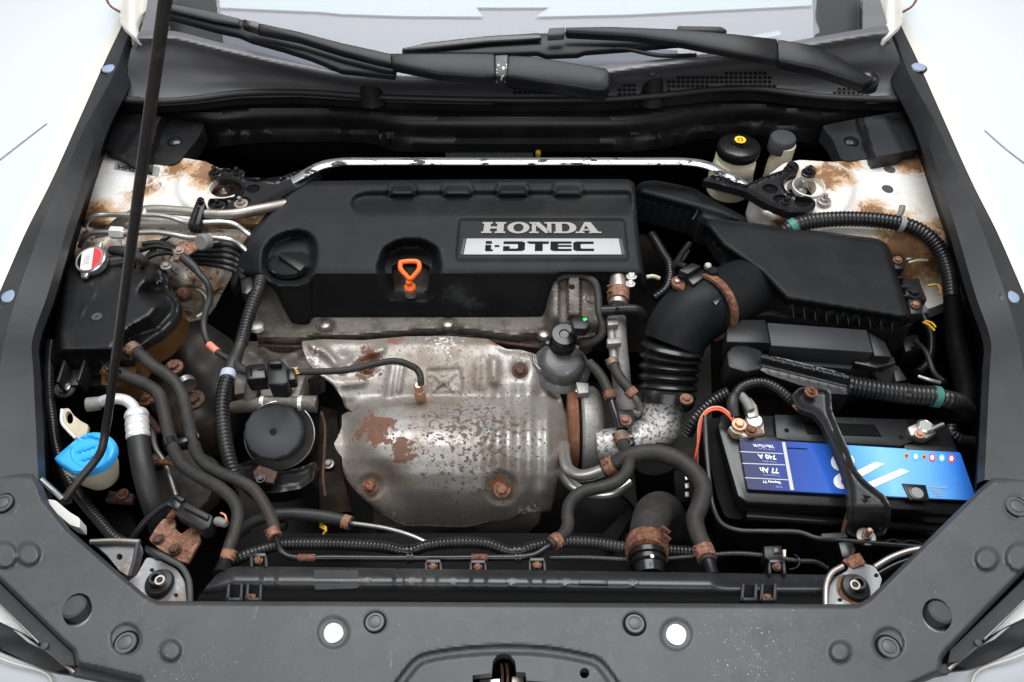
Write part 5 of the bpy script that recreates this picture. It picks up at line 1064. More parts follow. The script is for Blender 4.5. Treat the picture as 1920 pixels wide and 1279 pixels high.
# ---- dim things in the gap in front of the engine
BRND = mat("dark_brown", (.018, .013, .010), .7, layers=[dict(c=(.045, .025, .016), s=40, lo=.5, hi=.7)], bump=(200, .4), spec=.2)  # dark brown with random lighter brown patches
t = thing("fan_motor", "dark round fan motor deep between the radiator hose and the engine", "fan motor", (1150, 990, -.4))
lathe("motor_can", (1130, 985, -.26), [(70, -80), (72, -10), (64, 0), (30, 6), (12, 8), (1, 8)], PLD, t, axis=(0, -.35, 1), sides=40)
prism("motor_plate", [(1120, 1010), (1180, 950), (1190, 960), (1150, 1030)], -.2, .01, PLD, t, bevel=.002)
t = thing("lower_radiator_pipe", "dark fat pipe dropping below the thick S-shaped hose", "pipe", (1240, 910, -.3))
tube("pipe", [(1230, 860, -.17), (1236, 890, -.2), (1240, 930, -.24), (1250, 980, -.3)], [44, 46, 46, 44], PLD, t, sides=32)
t = thing("relay_block", "small black relay block left of the battery tray", "relay", (1280, 900, -.2))
prism("block", [(1262, 880), (1290, 878), (1296, 940), (1266, 944)], -.16, .05, PLD, t, bevel=.003)
for k in range(3): prism("blade", [(1284, 890+k*16), (1292, 889+k*16), (1293, 899+k*16), (1285, 900+k*16)], -.157, .006, STD, t, bevel=.0008)
t = thing("gearbox_bracket", "dull brown bracket low between oil filter and heat shield", "bracket", (620, 860, -.35))
sheet("plate", [(600, 760), (632, 770), (640, 880), (660, 960), (600, 960), (596, 860)], lambda x, y: -.27+.01*np.sin(y*.05), BRND, t, step=10, skirt=.02)
put("bolt", bolt_vf((616, 870, -.262), 7), STD, t)

t = thing("rear_wiring", "dark wiring loom in the gap between engine cover and air filter box", "wiring", (1250, 470, -.2))
tube("loom", [(1222, 440, -.16), (1240, 470, -.15), (1256, 500, -.14), (1250, 540, -.14), (1226, 560, -.15)], 9, CON, t, ridge=6, sides=12)
tube("branch", [(1256, 500, -.14), (1276, 490, -.12), (1290, 470, -.11)], 5, RUBD, t, sides=10)
tube("pale_stub", [(1212, 520, -.12), (1224, 518, -.12), (1236, 522, -.125)], 4, CRM, t, sides=8)
t = thing("wing_side_wiring", "dark looms hanging in the gap between air filter box and right trim", "wiring", (1750, 660, -.25))
tube("loom", [(1730, 590, -.16), (1746, 630, -.17), (1740, 680, -.18), (1720, 700, -.18)], 8, CON, t, ridge=6, sides=12)
tube("cable", [(1716, 640, -.15), (1736, 660, -.14), (1752, 700, -.14), (1770, 716, -.13)], 5, RUBD, t, sides=10)
prism("relay", [(1690, 630), (1722, 626), (1730, 654), (1698, 660)], -.16, .04, PL, t, bevel=.003)
t = thing("lower_pipework", "grimy thin pipes low down between the fat hose and the rubber pair", "pipes", (300, 860, -.25))
tube("pipe", [(286, 800, -.18), (292, 840, -.17), (310, 870, -.17), (330, 930, -.18)], 5, STD, t, sides=10)
tube("pipe", [(240, 790, -.17), (250, 770, -.16), (275, 780, -.16), (300, 810, -.17)], 6, RUSTD, t, sides=10)
prism("clip", [(268, 850), (296, 848), (300, 868), (272, 872)], -.165, .02, PL, t, bevel=.002)
# ================================================================== right side of the bay
st = thing("strut_tower", "white strut tower with rust stains and two black plugs at the right", "strut tower", (1600, 400, -.2), "strut towers")
DRT = stained("stained_paint_right", ORI[st.name], [(1550, 330, -.06, .05, .20), (1710, 300, -.06, .04, .26), (1690, 480, -.1, .07, .28), (1475, 424, -.08, .025, .34), (1770, 470, -.1, .05, .34), (1640, 392, -.06, .035, .22), (1590, 300, -.06, .04, .14)])
RT = [(1404, 374), (1425, 340), (1470, 306), (1500, 300), (1560, 304), (1640, 298), (1728, 288), (1742, 330), (1762, 372), (1790, 430), (1800, 470), (1790, 560), (1740, 580), (1690, 500), (1600, 450), (1480, 430), (1432, 424), (1412, 400)]
def tower_r(x, y):
    q = np.hypot((x-1505)/1.25, y-352); h = -.065+.009*ss(84, 70, q)-.003*ss(58, 48, q)-.014*ss(20, -12, x-(1404+.0*y)-18)*0
    h = h-.03*ss(1440, 1404, x)*ss(360, 420, y)-.09*ss(430, 560, y)*ss(1560, 1640, x)-.03*ss(395, 430, y)*ss(1560, 1440, x)
    return h+.004*np.exp(-(((x-1640)/50)**2+((y-345)/34)**2))
sheet("tower_top", rnd(RT, 5, 2), tower_r, DRT, st, step=5, skirt=.03, holes=[ell(1503, 352, 28, 19, 28)])
lathe("strut_top", (1500, 357, -.085), [(26, -4), (26, 2), (12, 4), (12, 6), (1, 6)], PLD, st, sides=24)
put("strut_stud", bolt_vf((1500, 358, -.080), 8, stud=3.0), STL, st, angle=25)
for x, y in ((1668, 318), (1664, 354)): lathe("black_plug", (x, y, float(tower_r(np.array(x), np.array(y)))+.0005), [(11, -1), (10, .8), (1, 1)], GRYD, st, sides=22)
tube("clip_post", [(1682, 412, -.06), (1690, 396, -.05), (1692, 386, -.045)], 5.5, GRY, st, sides=10)
put("lug", bolt_vf((1520, 318, -.056), 7), RUSTD, st)
# ---- fluid reservoirs
t = thing("brake_reservoir", "cream brake fluid reservoir with a wide black cap and yellow emblem", "reservoir", (1385, 330, -.2))
lathe("bottle", (1378, 300, -.09), [(40, -70), (42, -40), (38, -8), (37, 10), (32, 24)], CRM, t, sides=36)
lathe("cap", (1385, 278, -.058), [(36, -14), (39, -10), (39.5, 4), (37, 8), (28, 11), (18, 12), (17, 16), (1, 17)], PLG, t, axis=(0, .05, 1), sides=48, wob=lambda j: 1+.012*(j % 2))
em = (1388, 262, -.036)
lathe("yellow_emblem", em, [(11, -1), (11, .6), (1, .8)], YEL, t, sides=8); lathe("emblem_ring", (1388, 262, -.0352), [(5.5, -.4), (5.5, .4), (3.4, .4), (3.4, -.4)], DRK, t, sides=20)
prism("bottle_shoulder", [(1340, 300), (1350, 292), (1420, 298), (1416, 316), (1360, 322)], -.083, .03, CRM, t, bevel=.006)
tube("lower_bowl", [(1340, 345, -.12), (1365, 350, -.12), (1388, 347, -.12)], 12, CRM, t, sides=14)
t = thing("clutch_reservoir", "small cream cylinder with a ribbed grey cap behind the brace plate", "reservoir", (1465, 320, -.2))
lathe("bottle", (1464, 296, -.09), [(22, -60), (22, -10), (20, 0), (20, 30), (17, 32)], CRM, t, sides=28)
lathe("cap", (1467, 264, -.055), [(23, -20), (24, -16), (24, 6), (22, 9), (1, 10)], GRYD, t, sides=40, wob=lambda j: 1+.02*(j % 2))
# ---- intake snorkel behind the air box
t = thing("intake_snorkel", "flat black plastic intake duct between engine cover and air filter box", "duct", (1300, 390, -.16))
SN = rnd([(1190, 352), (1204, 340), (1230, 338), (1300, 352), (1345, 378), (1400, 408), (1404, 424), (1340, 424), (1310, 416), (1306, 402), (1240, 384), (1194, 372)], 6, 3)
sheet("duct", SN, lambda x, y: -.080-.010*ss(-12, 0, sd(x, y, SN))-.012*ss(-10, 10, (y-(360+(x-1190)*.27))), PLC, t, step=4, skirt=.05)
tube("seam_rib", [(1298, 412, -.078), (1304, 404, -.076), (1308, 394, -.076)], 2, PL, t, sides=8)
# ---- air filter box
ab = thing("air_filter_box", "large black air filter box with a flat matt lid on the right", "air box", (1560, 560, -.22))
LD = [(1325, 421), (1330, 415), (1345, 414), (1640, 450), (1655, 456), (1662, 466), (1698, 586), (1700, 592), (1690, 595), (1476, 560), (1430, 512), (1357, 460)]
def lid_h(x, y):
    d = sd(x, y, LD); return -.036-.005*ss(-9, 3, d)
LO = rnd([(1318, 424), (1326, 411), (1346, 410), (1645, 447), (1660, 455), (1668, 464), (1706, 590), (1704, 602), (1690, 606), (1470, 574), (1440, 560), (1426, 536), (1380, 505), (1345, 470)], 5, 2)
def box_h(x, y):
    d = sd(x, y, LD); return -.037-.004*ss(-5, 1, d)-.042*ss(0, 10, d)
sheet("lid", LO, box_h, PLC, ab, step=4, skirt=.02, angle=70)
BS = rnd([(1372, 600), (1400, 575), (1430, 545), (1470, 560), (1700, 590), (1716, 596), (1712, 608), (1690, 616), (1650, 618), (1560, 612), (1440, 590)], 5, 2)
sheet("base", BS, lambda x, y: -.088-.012*ss(4, -6, sd(x, y, BS)+8), PL, ab, step=5, skirt=.09)
for i in range(10):
    x = 1486+i*20.6; y = 577+i*3.1
    prism("rib", [(x, y), (x+2.6, y), (x+4.6, y+24-i*.8), (x+2, y+24-i*.8)], lambda a, b, y=y: -.078-.0006*(b-y), .02, PL, ab, bevel=.0005)
for i in range(6):
    x = 1672+i*6; y = 500+i*17
    prism("rib", [(x, y), (x+18, y+2), (x+18, y+5), (x, y+3)], -.075, .02, PL, ab, bevel=.0005)
for x, y in ((1683, 488), (1716, 572)):
    prism("lug", [(x-14, y-12), (x+8, y-14), (x+16, y), (x+14, y+16), (x-8, y+16)], -.068, .02, PL, ab, bevel=.003)
    put("rusty_screw", bolt_vf((x, y, -.065), 7, washer=1.2), RUSTC, ab, angle=25)
prism("side_bracket", [(1690, 523), (1724, 520), (1730, 540), (1740, 562), (1700, 562), (1692, 540)], -.085, .03, PL, ab, bevel=.003); bolt("grommet", (1713, 549, -.082), 10, PLG, ab)
# outlet duct
a, b = (1424, 528, -.098), (1318, 578, -.060); A, B = P(*a), P(*b); d = B-A; k = S(1360, 550, -.07)
put("outlet_duct", lathe_vf(A, [(58, 0), (58, 10), (59, d.length/k*1.02)], d, 44, sc=k), PLC, ab)
sheet("duct_fillet", [(1360, 470), (1420, 505), (1440, 560), (1400, 600), (1380, 590), (1400, 540), (1350, 500)], lambda x, y: -.085, PLC, ab, step=8, skirt=.03)
prism("duct_clip", [(1336, 564), (1350, 554), (1355, 560), (1342, 572)], -.012, .004, PLG, ab, bevel=.0006)
t = thing("air_flow_sensor", "black plastic air flow sensor with a connector on the outlet duct", "sensor", (1310, 515, -.04))
prism("sensor_base", [(1288, 520), (1318, 504), (1330, 514), (1300, 534)], -.012, .02, PLG, t, bevel=.002)
prism("connector", [(1272, 506), (1298, 492), (1316, 498), (1290, 514)], -.004, .02, PL, t, bevel=.002)
lathe("nipple", (1336, 518, -.016), [(10, -8), (10, 14), (8, 16)], PLC, t, axis=(-.1, .2, 1), sides=20); lathe("bright_top", (1327, 500, -.004), [(7, -3), (7, 4), (5, 6)], STD, t, sides=16)
tube("sensor_lead", [(1286, 500, -.02), (1270, 496, -.03), (1264, 502, -.04), (1276, 480, -.06), (1292, 458, -.075)], 6, CON, t, ridge=5, sides=12)
# ---- bellows duct
t = thing("bellows_duct", "ribbed black rubber air duct dropping from the air box to the turbo", "duct", (1255, 680, -.25))
EL = [(1336, 566, -.068), (1312, 580, -.066), (1290, 598, -.075), (1272, 622, -.088), (1262, 646, -.102)]
tube("elbow", EL, [60, 62, 62, 60, 57], PLC, t, sides=44)
tube("bellows", [(1262, 644, -.101), (1257, 670, -.118), (1254, 700, -.135), (1252, 732, -.152)], [58, 57, 55, 53], PLG, t, ridge=18.5, amp=.13, sides=44)
tube("cuff", [(1252, 730, -.151), (1250, 744, -.158), (1249, 758, -.165)], [50, 52, 51], PLG, t, sides=40)
tube("band_ridge", [(1250.5, 740, -.156), (1250, 746, -.159)], 54.5, PLG, t, sides=40)
prism("clamp_lug", [(1270, 742), (1300, 736), (1304, 752), (1292, 762), (1276, 756)], -.125, .02, PLG, t, bevel=.003); put("rusty_clamp_screw", bolt_vf((1287, 748, -.122), 8), RUSTC, t, angle=25)
# rusty band clamp round the joint
A = P(1322, 576, -.062); d = (P(1404, 528, -.078)-P(1318, 578, -.060)).normalized()
put("band_clamp", lathe_vf(A-d*.004, [(61, 0), (66, .5), (66, 15), (61, 15.5)], d, 48, sc=k), RUST, t)
prism("clamp_ear", [(1258, 522), (1270, 516), (1286, 530), (1282, 544), (1262, 534)], -.022, .008, RUST, t, bevel=.0015); lathe("clamp_rivet", (1270, 527, -.021), [(5, -1), (5, 3), (2, 4)], STD, t, sides=12)
# ---- fuse box
fb = thing("fuse_box", "long black fuse box with a stepped lid in front of the air filter box", "fuse box", (1520, 650, -.2))
prism("left_lid", [(1362, 616), (1391, 598), (1436, 599), (1445, 643), (1362, 641)], -.056, .05, PL, fb, bevel=.003)
prism("middle_lid", [(1438, 604), (1626, 618), (1638, 661), (1446, 648)], -.060, .05, PLT, fb, bevel=.0025)
prism("right_lid", [(1628, 622), (1660, 641), (1673, 669), (1640, 667)], -.062, .05, PL, fb, bevel=.002)
prism("base", [(1362, 646), (1446, 655), (1640, 674), (1680, 676), (1676, 690), (1600, 696), (1440, 690), (1368, 672)], -.095, .08, PL, fb, bevel=.003)
prism("rail", [(1452, 672), (1600, 684), (1596, 692), (1450, 679)], -.088, .012, PLT, fb, bevel=.0015)
prism("catch", [(1604, 670), (1640, 676), (1676, 668), (1680, 680), (1644, 690), (1602, 680)], -.078, .012, PLG, fb, bevel=.0015)
lathe("round_end", (1660, 696, -.10), [(24, -30), (26, -4), (22, 2), (1, 3)], PLG, fb, axis=(0, -.6, 1), sides=28)
prism("end_fin", [(1674, 690), (1684, 684), (1702, 712), (1680, 716)], -.098, .03, PL, fb, bevel=.002)
# ---- main harness across the battery
mh = thing("main_harness", "thick black harness tube crossing behind the battery, with green tape", "harness", (1600, 720, -.12), "corrugated conduits")
prism("boot", rnd([(1362, 660), (1376, 646), (1400, 646), (1430, 656), (1434, 690), (1400, 698), (1366, 688)], 6, 2), -.062, .05, PL, mh, bevel=.006)
CH = [(1428, 664), (1470, 672), (1560, 694), (1592, 704), (1592, 740), (1560, 738), (1500, 722), (1440, 702), (1426, 694)]
sheet("channel", CH, lambda x, y: -.048-.016*ss(0, 26, y-(664+(x-1430)*.245)), PLG, mh, step=5, skirt=.04)
for i in range(8):
    x = 1446+i*19; y = 668+i*4.6; prism("channel_notch", [(x, y), (x+2.4, y+.5), (x+6, y+9), (x+3.6, y+8.5)], lambda a_, b_, x=x, y=y: -.0475, .002, GRYD, mh, bevel=.0003)
tube("conduit", [(1588, 722, -.064), (1620, 728, -.064), (1660, 734, -.064), (1700, 739, -.064), (1752, 743, -.065)], [19, 19, 19, 19, 19], CON, mh, ridge=8, sides=24)
band("black_tape", (1695, 738, -.064), (1701, 739, -.064), 19, PLG, mh, 1.08); band("black_tape", (1588, 722, -.064), (1594, 723, -.064), 19, PLG, mh, 1.08)
band("green_tape", (1748, 743, -.065), (1760, 745, -.066), 19, GRN, mh, 1.08)
tube("tail_conduit", [(1758, 744, -.066), (1780, 750, -.07), (1800, 756, -.085), (1812, 770, -.11)], 17, CON, mh, ridge=8, sides=20)
wl = thing("wing_harness", "corrugated black conduit arching over the right strut tower, with grey tape", "harness", (1760, 480, -.1), "corrugated conduits")
tube("conduit", [(1470, 436, -.06), (1488, 424, -.05), (1520, 415, -.045), (1570, 411, -.043), (1630, 412, -.043), (1690, 420, -.045), (1726, 434, -.05), (1752, 456, -.058), (1770, 484, -.065), (1780, 515, -.07), (1785, 560, -.078)], 14.5, CON, wl, ridge=7.5, sides=22)
tube("trunk", [(1785, 556, -.078), (1788, 600, -.10), (1795, 650, -.12), (1806, 700, -.12), (1812, 750, -.12), (1810, 790, -.14)], [15, 17, 19, 20, 20, 20], PLD, wl, sides=20)
band("green_tape", (1481, 428, -.053), (1492, 422, -.049), 14.5, GRN, wl, 1.08); band("grey_tape", (1684, 419, -.045), (1693, 421, -.046), 14.5, GTAPE, wl, 1.08)
for k, (a_, b_, c3, mt) in enumerate((((1700, 486), (1720, 481), (1742, 479), WPL), ((1704, 492), (1722, 488), (1740, 488), WPL), ((1740, 536), (1756, 534), (1764, 540), WYEL), ((1730, 604), (1742, 610), (1752, 620), WYEL), ((1734, 602), (1748, 606), (1754, 614), WYEL), ((1760, 534), (1764, 546), (1762, 552), ORI2))):
    tube("loose_wire", [(*a_, -.10), (*b_, -.10), (*c3, -.102)], 2.2, mt, wl, sides=6)
tube("bare_strip", [(1722, 706, -.085), (1740, 712, -.082), (1762, 718, -.085)], 4, STD, wl, sides=8)
# ---- battery
bt = thing("battery", "black car battery with a glossy blue label printed upside down", "battery", (1590, 960, -.28))
BH = -.092
prism("case", [(1346, 800), (1352, 776), (1770, 786), (1800, 850), (1842, 950), (1838, 962), (1400, 942), (1384, 930)], BH-.004, .02, PLG, bt, bevel=.003)
sheet("front_face", rnd([(1384, 934), (1840, 958), (1836, 1010), (1400, 988), (1388, 970)], 4, 2), lambda x, y: BH-.012-.0011*(y-934), PLG, bt, step=8, skirt=.15)
tube("front_ledge", [(1398, 966, BH-.045), (1600, 980, BH-.046), (1836, 994, BH-.047)], 9, RADT, bt, sides=12)
LQ = [(1386, 826), (1466, 827), (1800, 848), (1830, 934), (1822, 938), (1402, 917)]
lab_h = lambda x, y: np.full(np.shape(x), BH+.004)
r0 = ORI[bt.name]
lm = bpy.data.materials.new("battery_label_print_and_glare"); lm.use_nodes = True; nt = lm.node_tree; N = nt.nodes; L = nt.links
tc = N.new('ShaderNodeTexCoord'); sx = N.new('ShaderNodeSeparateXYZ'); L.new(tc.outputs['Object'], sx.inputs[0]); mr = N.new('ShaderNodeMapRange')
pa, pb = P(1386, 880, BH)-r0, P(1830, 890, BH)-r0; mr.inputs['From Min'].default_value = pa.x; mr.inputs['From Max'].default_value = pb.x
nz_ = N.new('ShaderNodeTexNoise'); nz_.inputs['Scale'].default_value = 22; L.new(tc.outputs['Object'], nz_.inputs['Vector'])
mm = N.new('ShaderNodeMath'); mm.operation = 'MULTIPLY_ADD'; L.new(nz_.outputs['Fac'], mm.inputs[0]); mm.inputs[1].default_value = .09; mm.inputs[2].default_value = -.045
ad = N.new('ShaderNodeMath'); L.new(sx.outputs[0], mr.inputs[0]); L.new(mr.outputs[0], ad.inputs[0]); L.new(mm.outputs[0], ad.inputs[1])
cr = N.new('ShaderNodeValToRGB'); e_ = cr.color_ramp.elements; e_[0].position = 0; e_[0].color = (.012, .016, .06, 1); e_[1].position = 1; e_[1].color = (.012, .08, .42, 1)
for ps, cl in ((.10, (.014, .022, .10, 1)), (.20, (.012, .035, .22, 1)), (.40, (.022, .10, .44, 1)), (.50, (.08, .30, .66, 1)), (.62, (.20, .46, .78, 1)), (.80, (.12, .36, .72, 1)), (.92, (.03, .16, .56, 1))):  # light-blue middle stops paint glare into the blue print
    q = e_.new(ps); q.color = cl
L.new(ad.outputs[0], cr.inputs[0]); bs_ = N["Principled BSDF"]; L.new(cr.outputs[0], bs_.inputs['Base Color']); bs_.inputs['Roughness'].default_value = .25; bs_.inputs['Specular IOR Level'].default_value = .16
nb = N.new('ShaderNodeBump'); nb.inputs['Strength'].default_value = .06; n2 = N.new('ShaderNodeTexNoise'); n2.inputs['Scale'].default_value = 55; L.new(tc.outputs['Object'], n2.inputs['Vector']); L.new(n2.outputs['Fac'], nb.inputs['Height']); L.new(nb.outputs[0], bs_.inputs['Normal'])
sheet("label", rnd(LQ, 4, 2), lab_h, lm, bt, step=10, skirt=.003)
def onlab(name, poly, mt, lift=.0006): return put(name, ([P(x, y, BH+.004+lift) for x, y in poly], [list(range(len(poly)))]), mt, bt, smooth=False)
SLV = mat("label_silver", (.42, .43, .46), .35)
onlab("silver_stripe", [(1466, 829), (1472, 829), (1489, 919), (1482, 919)], SLV)
for p, q in (((1388, 846), (1468, 850)), ((1392, 868), (1472, 871)), ((1397, 895), (1478, 899))): onlab("rule", [p, q, (q[0], q[1]+1.6), (p[0], p[1]+1.6)], SLV)
def btxt(body, x0, x1, y0, y1, bold=.0, mt=WINK, sk=3): # reads upside down: top of the letters towards the front
    put("lettering", text_vf(body, [(x1+sk, y1), (x0+sk, y1-(x1-x0)*.06), (x0, y0-(x1-x0)*.06), (x1, y0)], BH+.004, .0008, bold=bold), mt, bt, smooth=False)
DIM = mat("dim_print", (.30, .33, .42), .4)
btxt("278x175x190", 1411, 1449, 834.5, 840, .01); btxt("L x W x H mm", 1421, 1451, 841.5, 845, 0, DIM)
btxt("740 A", 1420, 1453, 853, 862, .02); btxt("CCA (EN)", 1428, 1454, 864, 868, 0, DIM)
btxt("77 Ah", 1424, 1458, 878, 888, .02); btxt("Capacity C", 1429, 1460, 890, 894, 0, DIM)
btxt("Skyway 77", 1428, 1462, 901.5, 907.5, .02); btxt("TYP", 1453, 1465, 911, 915, 0, DIM)
onlab("fine_print", [(1476, 839), (1514, 841), (1514, 842.6), (1476, 840.6)], INK)
# big emblem: round figure and two slashes
big = MB()
for cy, rx, ry in ((866, 22, 18), (902, 17, 15)):
    o_ = ell(1580, cy, rx, ry, 30); i_ = ell(1583, cy, rx-11, ry-8, 30)
    V = [P(x, y, BH+.0048) for x, y in o_+i_]; big.add((V, [[j, (j+1) % 30, 30+(j+1) % 30, 30+j] for j in range(30)]))
big.add(([P(x, y, BH+.0049) for x, y in ((1600, 886), (1642, 866), (1658, 870), (1604, 900))], [[0, 1, 2, 3]]))
big.add(([P(x, y, BH+.0049) for x, y in ((1622, 907), (1690, 879), (1705, 884), (1632, 917))], [[0, 1, 2, 3]]))
put("emblem", big.out(), WINK, bt, smooth=False)
for x, y, mt, n in ((1700, 855, ORI2, 3), (1717, 856, CYI, 20), (1733, 857, ORI2, 3), (1748, 858, RINK, 20), (1766, 859, CYI, 20), (1784, 860, RINK, 20)):
    onlab("warning_symbol", ell(x, y, 8, 6, n, 90), mt); onlab("symbol_core", ell(x, y-.3, 4.6, 3.4, n, 90), WINK if mt != ORI2 else DRK, .0011)
for i, w in enumerate((34, 12, 18, 12)): onlab("print_line", [(1742+i*4, 912+i*5), (1742+i*4+w, 914+i*5), (1742+i*4+w, 916+i*5), (1742+i*4, 914+i*5)], DIM)
prism("indicator_plate", [(1691, 906), (1736, 909), (1744, 939), (1706, 937)], BH+.006, .004, PL, bt, bevel=.001)
lathe("indicator_ring", (1720, 924, BH+.007), [(16, -2), (16, 1), (14, 1.5)], PLG, bt, sides=28); lathe("indicator_eye", (1720, 924, BH+.008), [(11, -1), (11, .6), (1, 1)], GTAPE, bt, sides=24)
prism("rear_bridge", [(1452, 776), (1700, 786), (1716, 826), (1690, 836), (1480, 826), (1456, 822)], BH+.006, .02, PL, bt, bevel=.002)
prism("carry_recess", [(1508, 790), (1640, 796), (1654, 818), (1514, 813)], BH+.0075, .002, PLD, bt, bevel=.0008)
prism("rear_strip", [(1385, 812), (1478, 818), (1482, 830), (1386, 826)], BH+.004, .01, PL, bt, bevel=.0015); prism("rear_strip", [(1694, 832), (1785, 838), (1800, 850), (1698, 845)], BH+.004, .01, PL, bt, bevel=.0015)
for x, y in ((1475, 807), (1690, 820)): lathe("vent_hole", (x, y, BH+.0062), [(4.5, -1), (4.5, .5), (1, .5)], PLD, bt, sides=14)
# battery tray
tr = thing("battery_tray", "deep black plastic tray round the battery with a rounded front lip", "tray", (1480, 1000, -.3))
TL = [(1322, 780, -.075), (1324, 830, -.085), (1330, 900, -.095), (1337, 950, -.10), (1352, 980, -.105), (1380, 993, -.108), (1440, 996, -.108), (1500, 998, -.108), (1530, 1008, -.108), (1570, 1012, -.108), (1660, 1020, -.108), (1780, 1030, -.108)]
tube("lip", TL, 4.5, RADT, tr, sides=12)
put("tray_wall", loft_vf([TL, [(x, y+20, h-.05) for x, y, h in TL], [(x, y+110, h-.25) for x, y, h in TL]], 60), PLG, tr)
sheet("left_wall_cover", rnd([(1322, 790), (1344, 782), (1372, 790), (1384, 830), (1396, 900), (1402, 960), (1392, 975), (1360, 970), (1344, 930), (1328, 850)], 8, 3), lambda x, y: -.11-.02*ss(800, 960, y), PLD, tr, step=8, skirt=.1)
prism("front_rail", [(1540, 1000), (1585, 998), (1590, 1008), (1542, 1010)], -.104, .004, PLT, tr, bevel=.001)
sheet("floor_grid", [(1640, 1010), (1760, 1010), (1720, 1060), (1640, 1050)], -.15, PLD, tr, step=20, skirt=.01)
for i in range(3): tube("grid_rib", [(1660, 1016+i*12, -.146), (1676, 1012+i*12, -.146), (1690, 1018+i*12, -.146), (1706, 1014+i*12, -.146), (1728, 1020+i*10, -.146)], 2, PL, tr, sides=6)
# hold-down
hd = thing("battery_clamp", "black pressed steel hold-down strap over the battery, rusty at its edges", "battery clamp", (1600, 900, -.1))
ST = rnd([(1484, 740), (1500, 726), (1548, 726), (1558, 734), (1560, 770), (1572, 800), (1590, 840), (1606, 880), (1622, 900), (1660, 930), (1671, 950), (1670, 985), (1656, 1004), (1600, 1006), (1586, 996), (1592, 950), (1590, 915), (1576, 870), (1556, 825), (1540, 792), (1526, 776), (1500, 768), (1490, 758)], 5, 2)
def st_h(x, y):
    return -.062-.010*ss(760, 740, y)*0-.022*ss(900, 930, y)*0-.052*ss(945, 1000, y)+.004*ss(-8, -2, sd(x, y, ST))-.004*ss(-7, -12, sd(x, y, ST))
sheet("strap", ST, st_h, BKS, hd, step=3.5, skirt=.010, angle=70)
tube("rusty_edge", [(1486, 760, -.062), (1500, 770, -.064), (1520, 776, -.066), (1538, 792, -.068), (1546, 808, -.07)], 3, RUST, hd, sides=8); tube("rusty_edge", [(1592, 955, -.075), (1586, 975, -.09), (1580, 1000, -.11), (1580, 1016, -.115)], 3.5, RUST, hd, sides=8)
put("top_bolt", bolt_vf((1521, 735, -.056), 8, stud=1.4), RUST, hd, angle=25)
put("wing_bolt", bolt_vf((1624, 1006, -.108), 10, washer=1.8, stud=2.4), STD, hd, angle=25); lathe("brass_nut", (1626, 1000, -.098), [(5, -4), (5, 14), (3, 16)], COP, hd, sides=12)
prism("arrow_mark", [(1618, 927), (1634, 931), (1624, 937)], -.0595, .002, PLD, hd, bevel=.0003)
prism("clip_foot", [(1572, 1016), (1596, 1012), (1606, 1030), (1600, 1048), (1580, 1046)], -.10, .01, PLG, hd, bevel=.002)
# terminals
tp = thing("battery_terminal", "corroded battery terminal clamp with white crust at the left post", "terminal", (1412, 800, -.1), "battery terminals")
lathe("post", (1414, 790, BH+.01), [(17, -8), (17, 2), (14, 5), (13, 4), (1, 4)], STL, tp, sides=28)
prism("clamp", [(1366, 800), (1392, 790), (1432, 786), (1434, 812), (1400, 818), (1376, 812)], BH+.010, .014, mat("corroded_clamp", (.42, .38, .31), .6, .4, layers=[dict(c=(.22, .11, .06), s=90, lo=.48, hi=.6, m=0), dict(c=(.75, .72, .64), s=60, lo=.6, hi=.7, m=0)], bump=(300, .4)), tp, bevel=.002)
prism("cable_lug", [(1394, 752), (1408, 744), (1420, 760), (1424, 780), (1404, 784)], BH+.016, .012, STD, tp, bevel=.002)
put("nut", bolt_vf((1386, 796, BH+.014), 9), COP, tp, angle=25); put("nut", bolt_vf((1408, 807, BH+.012), 8), RUST, tp, angle=25)
tube("pale_sleeve", [(1388, 740, -.07), (1398, 752, -.072), (1408, 770, -.074)], [8, 9, 8], GRY, tp, sides=12)
tp2 = thing("battery_terminal", "clean battery terminal clamp on the post at the right", "terminal", (1735, 806, -.1), "battery terminals")
lathe("post", (1734, 800, BH+.012), [(15, -8), (15, 2), (12, 5), (11, 4), (1, 4)], STL, tp2, sides=28)
prism("clamp", [(1702, 800), (1716, 794), (1752, 794), (1756, 812), (1738, 822), (1708, 816)], BH+.010, .014, STD, tp2, bevel=.002)
tube("clamp_screw", [(1746, 806, BH+.014), (1758, 800, BH+.014), (1768, 796, BH+.014)], 4.5, STL, tp2, sides=10); put("nut", bolt_vf((1724, 814, BH+.014), 6), COP, tp2, angle=25)
t = thing("battery_lead", "black corrugated lead arching to the left battery terminal", "conduit", (1420, 720, -.1), "corrugated conduits")
tube("conduit", [(1376, 744, -.07), (1388, 728, -.065), (1408, 719, -.062), (1432, 718, -.062), (1456, 728, -.065), (1476, 744, -.072), (1490, 756, -.08)], 9.5, CON, t, ridge=6, sides=18)
tube("boot", [(1376, 742, -.07), (1373, 760, -.074), (1378, 782, -.08)], [9, 11, 9], RUBD, t, sides=14)
t = thing("battery_lead", "black corrugated conduit behind the red wires at the tray's left edge", "conduit", (1320, 770, -.14), "corrugated conduits")
tube("conduit", [(1368, 736, -.09), (1345, 748, -.10), (1320, 768, -.115), (1300, 790, -.13), (1288, 812, -.15)], 13, CON, t, ridge=7, sides=18)
t = thing("battery_lead", "black corrugated conduit running off behind the right battery terminal", "conduit", (1790, 820, -.14), "corrugated conduits")
tube("conduit", [(1782, 796, -.10), (1784, 812, -.105), (1800, 824, -.11), (1830, 830, -.12)], 11, CON, t, ridge=7, sides=16)
t = thing("signal_wires", "pair of red and salmon wires looping at the left of the battery", "wires", (1310, 830, -.12))
tube("wire", [(1300, 872, -.13), (1304, 856, -.115), (1310, 828, -.10), (1313, 806, -.09), (1318, 784, -.08), (1332, 770, -.072), (1350, 769, -.072), (1364, 778, -.076), (1376, 792, -.082)], 2.3, WRED, t, sides=8)
